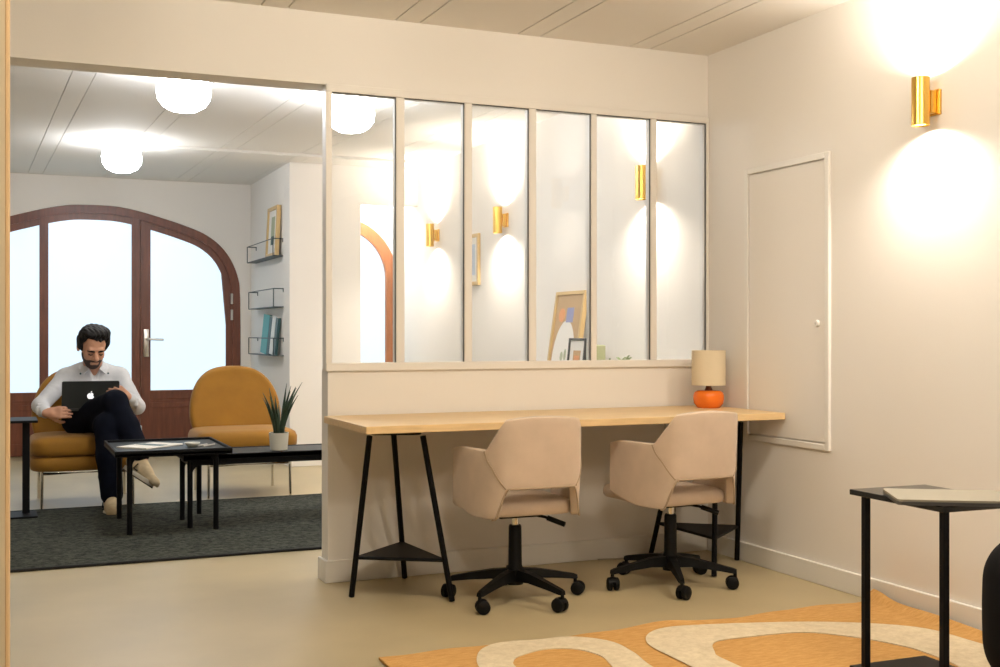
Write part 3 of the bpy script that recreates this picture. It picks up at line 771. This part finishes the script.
# ------------------------------------------------------------------ lounge chairs
def lounge_chair(loc, label):
    """origin: floor under the middle of the front edge; +y goes back"""
    o = empty('lounge_chair', loc, label, 'lounge chair', 'mustard lounge chairs')
    b = B(); ol = rrect(.345, .31, .13, 8, 0, .31)
    puff(b, ol, [.335, .338, .35, .375, .41, .438, .452, .458], [.04, .015, .002, 0, 0, .012, .035, .08]); obj('seat_cushion', b, MUST, o, smooth=True)
    b = B(); puff(b, ol, [.238, .241, .25, .285, .315, .328, .333], [.05, .015, .004, .002, .004, .015, .05]); obj('seat_base', b, MUST, o, smooth=True)
    # domed back: outline in x-z, thick, curved round the sitter and leaning back
    half = [(.0, .0), (.20, .0), (.28, .012), (.318, .06), (.330, .14), (.326, .23), (.300, .33), (.250, .415), (.175, .475), (.09, .497), (0, .502)]
    hd = half
    pts = [(-x, z) for x, z in reversed(hd[1:-1])]
    loop = hd+pts
    b = B(); rings = []
    C = V((0, .22))
    for dy, sc in ((-.045, .80), (-.052, .90), (-.040, .97), (-.01, 1.0), (.025, .99), (.045, .95), (.052, .86)):
        ring = []
        for x, z in loop:
            X = x*sc; Zz = C.y+(z-C.y)*sc
            curve = -.42*X*X
            ring.append(b.verts.new((X, .555+dy+curve+Zz*.30, .385+Zz)))
        rings.append(ring)
    n = len(loop)
    for a, c in zip(rings, rings[1:]):
        for k in range(n): b.faces.new((a[k], a[(k+1) % n], c[(k+1) % n], c[k]))
    for ring, dy in ((rings[0], -.052), (rings[-1], .056)):
        c0 = []
        prev = ring
        for sc in (.66, .33):
            base_sc = .80 if ring is rings[0] else .86
            nr = []
            for x, z in loop:
                X = x*base_sc*sc; Zz = C.y+(z-C.y)*base_sc*sc
                nr.append(b.verts.new((X, .555+dy-.42*X*X+Zz*.30, .385+Zz)))
            for k in range(n): b.faces.new((prev[k], prev[(k+1) % n], nr[(k+1) % n], nr[k]))
            prev = nr
        b.faces.new(prev)
    bk = obj('backrest', b, MUST, o, smooth=True); sd = bk.modifiers.new('sub', 'SUBSURF'); sd.levels = 1; sd.render_levels = 2
    b = B(); tube(b, [(-.27, .03, .228), (.27, .03, .228), (.27, .59, .228), (-.27, .59, .228)], .010, 10, closed=True)
    for s in (-1, 1): tube(b, [(s*.20, .59, .228), (s*.20, .64, .30), (s*.20, .70, .50)], .009, 10)
    obj('seat_frame', b, CHROME, o, smooth=40)
    for sx in (-1, 1):
        for y, y2 in ((.035, .03), (.585, .595)):
            b = B(); tube(b, [(sx*.275, y, .235), (sx*.278, y2, .004)], [.012, .0095], 12); tube(b, [(sx*.278, y2, .004), (sx*.278, y2, .0005)], .013, 12); obj('leg', b, CHROME, o, smooth=40)
    return o
lounge_chair((.52, 7.85, 0), 'mustard velvet lounge chair the person is sitting in')
lounge_chair((1.565, 7.88, 0), 'empty mustard velvet lounge chair behind the potted plant')
b = B(); box(b, (-.025, -.05, 0), (.025, .05, .41), .006); o = obj('storage_box', b, PALEB, loc=(.977, 9.3, .001)); tag(o, 'slim pale blue-grey box upright on the floor behind the seated person', 'box')

# ------------------------------------------------------------------ wire ledges and what stands on them
XW = 2.232
def ledge(ya, yb, z, h, label):
    o = empty('wire_ledge', (XW, (ya+yb)/2, z), label, 'shelf', 'wire wall ledges'); L = (yb-ya)/2; D = -.088; r = .0045
    b = B(); box(b, (D, -L, -.004), (0, L, .002)); obj('shelf_plate', b, WIRE, o)
    b = B(); tube(b, [(D, -L, 0), (D, L, 0), (D, L, h), (D, -L, h)], r, 8, closed=True)
    for y in (-L, L):
        tube(b, [(D, y, h), (0, y, h)], r, 8); tube(b, [(D, y, 0), (0, y, 0)], r, 8); tube(b, [(-.004, y, h), (-.004, y+.0001, h-.03)], r, 8)
    obj('wire_frame', b, WIRE, o, smooth=40)
ledge(9.85, 10.97, 1.787, .148, 'topmost dark wire wall ledge holding the framed picture')
ledge(9.83, 10.90, 1.348, .157, 'middle dark wire wall ledge, empty')
ledge(9.83, 10.90, .930, .150, 'lowest dark wire wall ledge holding the magazines')
def framed(name, loc, ry, rz, w, h, t, fw, fm, label, cat, prints, mount=MATB, group=None):
    """local: x = width, z = up, front = -y; prints: list of (material, polygon in 0..1)"""
    o = empty(name, loc, label, cat, group); o.rotation_euler = (ry, 0, rz)
    b = B()
    for lo, hi in (((-w/2, -t, 0), (-w/2+fw, 0, h)), ((w/2-fw, -t, 0), (w/2, 0, h)), ((-w/2+fw, -t, 0), (w/2-fw, 0, fw)), ((-w/2+fw, -t, h-fw), (w/2-fw, 0, h))): box(b, lo, hi, .001, 1)
    obj('frame', b, fm, o)
    b = B(); box(b, (-w/2+fw, -t*.55, fw), (w/2-fw, -.002, h-fw)); m = obj('mount', b, mount, o)
    iw, ih = w-2*fw, h-2*fw
    for i, (pm, poly) in enumerate(prints):
        b = B(); prism(b, [(-iw/2+iw*x, fw+ih*z) for x, z in poly], 'y', -t*.55-.001-.0006*i, -t*.55-.0002); obj('print', b, pm, m)
    return o
cir = lambda cx, cz, rx, rz, a0=0, a1=360, n=28: [(cx+rx*math.cos(math.radians(a0+(a1-a0)*k/n)), cz+rz*math.sin(math.radians(a0+(a1-a0)*k/n))) for k in range(n+1)]
R90 = -PI/2   # front faces -x
framed('picture_frame', (2.205, 10.10, 1.79), math.radians(-3), R90, .40, .44, .035, .03, WOODF, 'pale framed picture leaning on the topmost wire ledge', 'picture', [(SAGEP, [(.3, .2), (.7, .2), (.7, .85), (.3, .85)]), (DTEAL, [(.35, .2), (.65, .2), (.65, .4), (.35, .4)])])
for (y, w, h, m, l, ln) in ((10.42, .25, .35, TEALC, 'teal magazine, leftmost of those on the lowest wire ledge', -4), (10.235, .10, .335, DTEAL, 'dark green-black magazine between the teal and the white ones', -4), (10.105, .13, .335, WCOVER, 'white magazine on the lowest wire ledge', -4), (9.975, .09, .32, DTEAL, 'dark magazine, rightmost on the lowest wire ledge', -4)):
    o = empty('magazine', (2.188, y, .9335+w/2*math.sin(math.radians(4))), l, 'magazine', 'magazines on the lowest wire ledge'); o.rotation_euler = (0, math.radians(5), 0); o.rotation_euler.x = math.radians(ln)*-1
    b = B(); box(b, (-.012, -w/2, 0), (.012, w/2, h), .001, 1); obj('cover', b, m, o)
    b = B(); box(b, (-.010, -w/2+.003, h-.001), (.010, w/2-.003, h+.001)); obj('pages', b, PAPER, o)

# ------------------------------------------------------------------ console behind the glazing with pictures
o = empty('console', (3.20, 6.2, 0), 'low white console against the right wall behind the low wall', 'console')
b = B(); box(b, (-.17, -.95, .70), (.165, .95, .755), .003, 1); obj('top', b, TRIMW, o)
for y in (-.9, .9):
    b = B(); box(b, (-.15, y-.03, 0), (.15, y+.03, .70), .003, 1); obj('leg', b, TRIMW, o)
framed('picture_frame', (3.262, 6.565, .757), math.radians(-8.5), R90, .41, .635, .03, .022, WOODF, 'large gold framed abstract print leaning on the wall behind the fourth pane', 'picture',
       [(mat('tan_print_ground', (.50, .34, .19), .8), [(0, 0), (1, 0), (1, 1), (0, 1)]), (MATB, [(.05, 0), (.87, 0)]+[(.46+.41*math.cos(a*PI/20), .30+.42*math.sin(a*PI/20)) for a in range(21)]), (BLUEP, [(.42, .70), (.68, .70), (.68, .86), (.42, .86)]), (PEACH, cir(.24, .78, .12, .075)), (SAGEP, cir(.42, .33, .05, .05)), (SAGEP, cir(.55, .35, .04, .06))], mount=MATB)
framed('picture_frame', (3.205, 6.265, .757), math.radians(-6), R90, .22, .335, .02, .014, BLKFR, 'small black framed print in front of the large abstract print', 'picture',
       [(TANP, [(.25, .22), (.75, .22), (.75, .80), (.25, .80)]), (PEACH, [(.33, .30), (.67, .30), (.67, .70), (.33, .70)])])
b = B(); lathe(b, [(0, 0), (.05, 0), (.056, .006), (.056, .29), (.05, .295), (.044, .29), (.044, .05), (0, .05)], 28); o = obj('vase', b, OLIVE, smooth=40, loc=(3.20, 5.985, .757)); tag(o, 'straight olive vase beside the small black framed print', 'vase')
o = empty('potted_plant', (3.19, 5.68, .757), 'low leafy green plant just showing over the sill of the fifth pane', 'plant')
b = B(); lathe(b, [(0, 0), (.055, 0), (.07, .11), (.065, .11), (.06, .09), (0, .09)], 26); obj('pot', b, POTW, o, smooth=40)
random.seed(9)
for k in range(12):
    a = random.uniform(0, 2*PI); rr = random.uniform(.03, .15); hh = random.uniform(.17, .238)
    b = B(); d = V((math.cos(a)*.55, math.sin(a), 0)); P = [V((0, 0, .09))+d*rr*t+V((0, 0, (hh-.09)*t)) for t in (0, .33, .66, 1)]
    tube(b, P, .0022, 5)
    for t in (.5, .7, .85, 1):
        for s in (-1, 1):
            p = V((0, 0, .09))+d*rr*t+V((0, 0, (hh-.09)*t)); n = V((-d.y, d.x, .3)).normalized()*s
            q = p+n*.032; w = V((0, 0, 1))*.008+d*.006
            b.faces.new([b.verts.new(z) for z in (p, p+n*.014+w, q, p+n*.014-w)])
    obj('sprig', b, LEAFG, o)
framed('picture_frame', (XR-.001, 8.325, 1.492), 0, R90, .32, .395, .022, .028, WOODF, 'pale wood framed picture hung on the right wall, seen through the third pane', 'picture', [(SKYP, [(.22, .15), (.80, .15), (.80, .85), (.22, .85)])])

# ------------------------------------------------------------------ the seated person
PX = dict(pel=(.555, 8.20, .545), mid=(.562, 8.30, .68), che=(.575, 8.335, .80), neck=(.582, 8.30, .885),
          shR=(.408, 8.325, .822), shL=(.752, 8.325, .825), elR=(.245, 8.19, .645), wrR=(.272, 7.985, .608),
          elL=(.850, 8.16, .625), wrL=(.775, 7.99, .700),
          hipR=(.475, 8.18, .535), hipL=(.645, 8.18, .525), knR=(.675, 7.755, .680), anR=(.820, 7.615, .335), knL=(.622, 7.72, .535), anL=(.645, 7.63, .10))
J = {k: np.array(v) for k, v in PX.items()}
h0 = .0048
PERSON = 'dark-haired bearded person in pale shirt and navy trousers sitting cross-legged with an open laptop'
HC = V((.567, 8.155, 1.036)); HM = look((.16, -.86, -.50))       # head frame: x right of view, y forward, z up
HMn = np.array(HM.to_3x3())
HS = 1.10
def hp(x, y, z): return np.array(HC)+HMn@np.array((x, y, z))*HS
class Scaled:
    def __init__(s, F): s.F = F
    def ell(s, c, r, *a, **k): s.F.ell(c, tuple(x*HS for x in r), *a, **k)
    def cone(s, a, b, ra, rb, *q, **k): s.F.cone(a, b, ra*HS, rb*HS, *q, **k)
def head(F):
    F = Scaled(F)
    F.ell(hp(0, -.012, .036), (.077, .096, .088), HM, .01)
    F.ell(hp(0, .026, -.035), (.062, .068, .078), HM, .03)
    F.ell(hp(0, .050, -.088), (.040, .038, .034), HM, .025)
    F.cone(hp(-.034, .080, .020), hp(.034, .080, .020), .014, .014, .012)
    for s in (-1, 1):
        F.ell(hp(s*.030, .098, -.002), (.017, .012, .012), HM, .008, 'sub')
        F.ell(hp(s*.030, .078, -.002), (.014, .013, .011), HM, .003)
        F.ell(hp(s*.036, .062, -.030), (.021, .022, .022), HM, .020)
        F.ell(hp(s*.079, -.012, -.010), (.011, .023, .032), HM, .006)
    F.cone(hp(0, .088, .008), hp(0, .112, -.030), .009, .013, .010)
    for s in (-1, 1): F.ell(hp(s*.013, .100, -.034), (.009, .011, .008), HM, .006)
    F.cone(hp(-.018, .084, -.062), hp(.018, .084, -.062), .007, .007, .006)
    F.cone(hp(-.015, .083, -.073), hp(.015, .083, -.073), .008, .008, .006)
def hand(F, w, d, n, curl, spread=1.0, thumb=None, sgn=1):
    """w wrist, d direction to the knuckles, n palm normal, curl angles per finger; sgn: side of the thumb"""
    d = V(d).normalized(); n = V(n); n = (n-d*n.dot(d)).normalized(); s = d.cross(n)*sgn
    w = V(w)
    F.cone(w, w+d*.03, .027, .026, .012)
    for k, (off, ln) in enumerate(((.030, .066), (.010, .074), (-.011, .069), (-.030, .055))):
        kn = w+d*(.088-abs(off)*.12)+s*off
        F.cone(w+d*.02+s*off*.6, kn, .015, .0125, .012)
        p = kn; a = 0
        for i, (fr, r0, r1) in enumerate(((.45, .0098, .0092), (.32, .0092, .0086), (.25, .0086, .0074))):
            a += curl[k]*(.8, 1.0, .7)[i]
            q = p+(d*math.cos(a)+n*math.sin(a)+s*off*.12*spread).normalized()*ln*fr*1.08
            F.cone(p, q, r0, r1, .003); p = q
    t0 = w+d*.028+s*.022+n*.004; t1 = w+d*.058+s*.048+n*.018; t2 = t1+(d*.6+s*.35+n*.55).normalized()*.032; t3 = t2+(d*.75-s*.05+n*.6).normalized()*.026
    F.cone(t0, t1, .016, .012, .01); F.cone(t1, t2, .0115, .0102, .004); F.cone(t2, t3, .0102, .0084, .003)
FB = Field((.08, 7.38, .0), (1.0, 8.48, 1.22), h0)
head(FB)
FB.cone(hp(0, -.030, -.055), J['neck'], .054, .060, .02)
FB.ell(J['che'], (.135, .085, .10), k=.03); FB.ell(J['mid'], (.12, .09, .11), k=.04); FB.ell(J['pel'], (.135, .10, .085), k=.04)
FB.cone(J['neck'], J['che'], .06, .09, .03)
for q in 'RL':
    FB.cone(J['che']+np.array((0, 0, .02)), J['sh'+q], .06, .048, .03); FB.cone(J['sh'+q], J['el'+q], .043, .036, .02); FB.cone(J['el'+q], J['wr'+q], .035, .024, .012)
    FB.cone(J['hip'+q], J['kn'+q], .074, .050, .03); FB.cone(J['kn'+q], J['an'+q], .046, .034, .02)
FB.cone(J['anR'], J['anR']+np.array((.02, -.03, -.04)), .033, .022, .02); FB.cone(J['anL'], J['anL']+np.array((-.002, -.10, -.050)), .033, .022, .02)
hand(FB, J['wrR'], (.88, -.22, .04), (.10, 1, -.15), (.34, .40, .46, .52), sgn=-1)
hand(FB, J['wrL'], (-.62, -.45, .42), (-.55, .70, .1), (.45, .5, .55, .6), sgn=1)
person = obj('person', FB.mesh(1), SKIN, smooth=True); tag(person, PERSON, 'person'); del FB
# shirt
FS = Field((.10, 7.95, .45), (1.0, 8.48, .96), h0)
FS.ell(J['che'], (.172, .105, .13), k=.03); FS.ell(J['mid'], (.152, .115, .13), k=.05); FS.ell(J['pel']+np.array((0, .01, .03)), (.165, .115, .09), k=.04)
for q, sg in (('R', -1), ('L', 1)):
    FS.cone(J['che']+np.array((sg*.05, 0, .045)), J['sh'+q], .075, .062, .04)
    sh, el, wr = J['sh'+q], J['el'+q], J['wr'+q]
    FS.cone(sh, el, .061, .052, .03)
    FS.cone(el, el+(wr-el)*.80, .053, .037, .02); FS.cone(el+(wr-el)*.72, el+(wr-el)*.90, .034, .038, .01)
    rng = np.random.RandomState(3 if q == 'R' else 5)
    for k in range(16):   # folds along the sleeves
        t = rng.rand(); P0 = sh+(el-sh)*t if rng.rand() < .45 else el+(wr-el)*t*.75
        ax = (el-sh) if t < .5 else (wr-el); u = np.cross(ax/np.linalg.norm(ax), rng.randn(3)); u /= np.linalg.norm(u)
        w2 = np.cross(ax/np.linalg.norm(ax), u)
        FS.cone(P0+u*.046, P0+u*.030+w2*.036+ax*.04, .012, .007, .012)
FS.cone(J['neck']+np.array((0, .0, -.02)), J['neck']+np.array((.0, -.005, .025)), .075, .068, .02)
FS.cone(J['neck']+np.array((0, -.02, .03)), hp(0, -.02, -.09), .057, .057, .004, 'sub')
FS.cone(J['neck']+np.array((.004, -.065, .045)), J['neck']+np.array((.004, -.085, -.075)), .042, .014, .010, 'sub')
rng = np.random.RandomState(11)
for k in range(12):
    a = np.array((.44+.28*rng.rand(), 8.215+.02*rng.rand(), .62+.17*rng.rand())); FS.cone(a, a+np.array((rng.randn()*.03, .005, -.06)), .012, .008, .016)
obj('shirt', FS.mesh(1), SHIRT, person, smooth=True); del FS
# collar wings, button placket
b = B(); nk = V(J['neck'])
for s in (-1, 1):
    P = [nk+V((s*.062, .02, .045)), nk+V((s*.052, -.050, .028)), nk+V((s*.030, -.092, -.006)), nk+V((s*.068, -.098, -.040)), nk+V((s*.092, -.055, -.006)), nk+V((s*.088, .02, .018))]
    f0 = [b.verts.new(p) for p in P]; f1 = [b.verts.new(p+V((s*.003, -.007, .004))) for p in P]
    b.faces.new(f0); b.faces.new(f1[::-1])
    for i in range(6): b.faces.new((f0[i], f0[(i+1) % 6], f1[(i+1) % 6], f1[i]))
obj('collar', b, SHIRT, person)
b = B()
for s in (-1, 1):
    tube(b, [nk+V((s*.088, -.088, -.032)), nk+V((s*.088, -.094, -.034))], .006, 10)
obj('collar_button', b, DTEAL, person)
# trousers
FT = Field((.30, 7.50, .06), (.98, 8.42, .82), h0)
FT.ell(J['pel'], (.172, .125, .085), k=.03)
for q in 'RL':
    hi, kn, an = J['hip'+q], J['kn'+q], J['an'+q]
    FT.cone(hi, kn, .098, .078, .035); FT.ell(kn, (.078, .078, .076), k=.02); FT.cone(kn, kn+(an-kn)*.45, .074, .078, .02); FT.cone(kn+(an-kn)*.42, an+(an-kn)*(-.02 if q == 'L' else -.08), .077, .068, .02)
    rng = np.random.RandomState(7 if q == 'R' else 8)
    for k in range(12):
        t = rng.rand(); P0 = hi+(kn-hi)*t if k % 2 else kn+(an-kn)*t*.9; ax = (kn-hi) if k % 2 else (an-kn); ax = ax/np.linalg.norm(ax)
        u = np.cross(ax, rng.randn(3)); u /= np.linalg.norm(u); w2 = np.cross(ax, u)
        FT.cone(P0+u*.058, P0+u*.040+w2*.045+ax*.03, .014, .008, .014)
FT.cutplane((.645, 7.62, .125), (0, 0, -1)) if False else None
obj('trousers', FT.mesh(1), NAVY, person, smooth=True); del FT
# shoes
def shoe(ankle, toe_dir, down):
    y = V(toe_dir).normalized(); z = -V(down); z = (z-y*z.dot(y)).normalized(); x = y.cross(z)
    M = Matrix((x, y, z)).transposed().to_4x4(); a = V(ankle)
    mn = np.array(M.to_3x3()); SC_ = 1.16; tr = lambda p: np.array(a)+mn@np.array(p)*SC_
    F = Field(np.array(a)-.30, np.array(a)+.30, .0045)
    F.cone(tr((0, -.025, .035)), tr((0, -.03, -.03)), .050, .046, .02); F.cone(tr((0, -.02, -.03)), tr((0, .07, -.055)), .048, .042, .02)
    F.cone(tr((0, .06, -.052)), tr((.004, .155, -.068)), .045, .034, .02); F.cone(tr((0, 0, .0)), tr((0, .09, -.04)), .034, .026, .02)
    F.cone(tr((0, -.02, .06)), tr((0, -.01, .12)), .037, .045, 0, 'sub')
    F.cutplane(tr((0, 0, -.082)), tuple(-z))
    up = obj('shoe', F.mesh(1), SHOE, person, smooth=True)
    b = B(); ol = []
    for k in range(28):
        t = 2*PI*k/28; yy = .050+.108*math.cos(t); wdt = (.040+.010*math.cos(t-.4))*math.sin(t); ol.append((wdt, yy))
    v = [[b.verts.new(V(tr((px*s_, py, zz)))) for px, py in ol] for zz, s_ in ((-.070, 1.05), (-.078, 1.09), (-.092, 1.06))]
    for p, q in zip(v, v[1:]):
        for k in range(28): b.faces.new((p[k], p[(k+1) % 28], q[(k+1) % 28], q[k]))
    b.faces.new(v[0]); b.faces.new(v[-1][::-1]); obj('midsole', b, SOLE, up, smooth=40)
    b = B(); v = [[b.verts.new(V(tr((px*1.05, py, zz)))) for px, py in ol] for zz in (-.092, -.099)]
    for k in range(28): b.faces.new((v[0][k], v[0][(k+1) % 28], v[1][(k+1) % 28], v[1][k]))
    b.faces.new(v[0]); b.faces.new(v[1][::-1]); obj('outsole', b, SOLED, up)
    b = B()
    for k in range(5):
        yy = .035+.018*k; zz = -.002-.0125*k; tube(b, [tr((-.024, yy, zz-.006)), tr((0, yy+.004, zz+.005)), tr((.024, yy, zz-.006))], .0035, 6)
    obj('laces', b, PAPER, up, smooth=True)
    b = B()
    for s in (-1, 1):
        P = [(s*.0475, .03, -.028), (s*.0475, .022, -.060), (s*.048, .050, -.062)]
        tube(b, [tr(p) for p in P], .0045, 6)
    obj('side_mark', b, BLKPL, up)
    return up
shoe(J['anL']+np.array((0, 0, .0)), (-.05, -1, -.02), (0, 0, -1))
shoe(J['anR']+np.array((0, 0, -.01)), (.62, -.62, -.42), (.10, -.50, -.86))
# hair, beard, brows
def hl(P): return ((P-np.array(HC))@HMn)/HS
FH = Field(np.array(HC)-.18, np.array(HC)+.18, .0038)
def hcut(Q, P):
    R = hl(P); x, y, z = R[..., 0], R[..., 1], R[..., 2]
    # hairline: receding at the temples, swept across the forehead; open face below it
    line = .084-.012*np.exp(-((x+.022)/.026)**2)-.75*np.maximum(0, np.abs(x)-.046)
    face = np.minimum(y-.034, line-z)
    side = np.minimum(y-.010, -.022-z)
    nape = -.075-z
    return np.maximum(np.maximum(face, side), nape)
FH.ell(hp(0, -.014, .036), (.088*HS, .104*HS, .096*HS), HM, 0, cut=hcut)
FH = Scaled(FH)
for (x, y, z), rad in (((-.020, .032, .116), (.05, .045, .020)), ((.028, .018, .112), (.05, .06, .020)), ((-.045, 0, .098), (.045, .07, .026)), ((.064, .010, .075), (.024, .040, .032)), ((-.068, .012, .066), (.022, .042, .036)), ((-.080, .0, .030), (.014, .035, .045)), ((.080, .0, .030), (.014, .035, .045))):
    FH.ell(hp(x, y, z), rad, HM, .018)
FH = FH.F
sl, P = FH._reg(FH.lo, FH.lo+FH.n*FH.h); Q = hl(P)
FH.f += (.0030*np.sin(Q[..., 0]*260+Q[..., 1]*90)*np.sin(Q[..., 1]*70+Q[..., 2]*80+Q[..., 0]*40)).astype(np.float32)
obj('hair', FH.mesh(1), HAIR, person, smooth=True)
FD = Field(np.array(HC)-.18, np.array(HC)+.18, .0038)
def bcut(Q, P):
    R = hl(P); x, y, z = np.abs(R[..., 0]), R[..., 1], R[..., 2]
    top = z-(-.046+1.0*np.maximum(0, x-.036))
    mouth = .0042-np.sqrt((np.maximum(0, x-.009))**2+(z+.066)**2)
    back = -.002-y
    return np.maximum(np.maximum(top, np.where(y > .07, mouth, -1)), back)
r_ = lambda *a: tuple(k*HS for k in a)
FD.ell(hp(0, .026, -.035), r_(.0652, .0712, .0815), HM, 0, cut=bcut); FD.ell(hp(0, .050, -.088), r_(.0435, .0415, .0385), HM, .012, cut=bcut)
FD.cone(hp(-.020, .091, -.053), hp(.020, .091, -.053), .0050, .0050, .004)
obj('beard', FD.mesh(1), BEARD, person, smooth=True)
b = B()
for s in (-1, 1):
    tube(b, [hp(s*.010, .0945, .014), hp(s*.030, .0945, .018), hp(s*.050, .080, .014)], [.0048, .0066, .004], 8)
    tube(b, [hp(s*.019, .0905, -.007), hp(s*.030, .0925, -.0095), hp(s*.043, .086, -.006)], [.0028, .004, .003], 8)
obj('eyebrows', b, HAIR, person, smooth=True)

# open laptop on the lap
o = empty('laptop', (.541, 7.99, .624), 'open dark grey laptop with lit fruit mark held on the lap of the seated person', 'laptop')
lean = math.radians(20)
ML = Matrix.Translation((0, 0, .004)) @ Matrix.Rotation(lean*.9, 4, 'X')
b = B(); prism(b, rrect(.178, .092, .012, 5, 0, .095), 'z', -.008, .006); obj('base', b, GREYAL, o, smooth=30)
b = B(); box(b, (-.15, .05, .0062), (.15, .14, .0075)); obj('keyboard', b, BLKPL, o)
b = B(); prism(b, [(x, z+.10) for x, z in rrect(.176, .094, .010, 5)], 'y', -.006, 0); bmesh.ops.transform(b, matrix=ML, verts=b.verts); lid = obj('lid', b, GREYAL, o, smooth=30)
b = B(); prism(b, [(x, z+.10) for x, z in rrect(.166, .084, .006, 4)], 'y', .0005, .0012); bmesh.ops.transform(b, matrix=ML, verts=b.verts); obj('screen', b, mat('laptop_screen', (.02, .02, .02), .2, emit=(.7, .8, 1), estr=.6), lid)
# mark: bitten fruit with a leaf
cz = .092; k_ = .0205
body = []
for i in range(48):
    a = PI/2-2*PI*i/48; c, s = math.cos(a), math.sin(a)
    r = 1+.10*abs(c)-.18*math.exp(-((a-PI/2)/.30)**2)-.10*math.exp(-((a+PI/2)/.25)**2)-.18*math.exp(-((a+3*PI/2)/.3)**2)
    x, z = r*c*.94, r*s*1.0
    bx, bz = 1.12, .18
    dd = math.hypot(x-bx, z-bz)
    if dd < .46:
        f_ = .46/dd; ux, uz = (x-bx)*f_, (z-bz)*f_; x, z = bx+ux, bz+uz
    body.append((-0.0+x*k_, cz+z*k_))
b = B(); prism(b, body, 'y', -.0068, -.0061)
lf = [(.0, 1.08), (.02, 1.35), (.18, 1.58), (.38, 1.68), (.36, 1.42), (.22, 1.18)]
prism(b, [(x*k_, cz+z*k_) for x, z in lf], 'y', -.0068, -.0061)
bmesh.ops.transform(b, matrix=ML, verts=b.verts); obj('fruit_mark', b, LOGO, lid)

# ------------------------------------------------------------------ light from outside the modelled rooms
w = bpy.data.worlds.new('surroundings'); S.world = w; w.use_nodes = True
bg = w.node_tree.nodes['Background']; bg.inputs['Color'].default_value = (1.0, .80, .56, 1); bg.inputs['Strength'].default_value = .1

cam = bpy.data.cameras.new('camera'); co = bpy.data.objects.new('camera', cam); COL.objects.link(co)
co.location = (0, 0, 1.12); co.rotation_euler = (PI/2, 0, -math.atan(500/1156)); cam.sensor_width = 36; cam.lens = 36*1156/1000
cam.clip_start = .05
S.camera = co
S.view_settings.view_transform = 'Standard'; S.view_settings.look = 'None'; S.view_settings.exposure = .2; S.view_settings.gamma = 1; S.view_settings.use_curve_mapping = False
S.cycles.use_denoising = True
S.cycles.max_bounces = 10; S.cycles.diffuse_bounces = 5; S.cycles.glossy_bounces = 4; S.cycles.transparent_max_bounces = 16
S.cycles.sample_clamp_indirect = 6
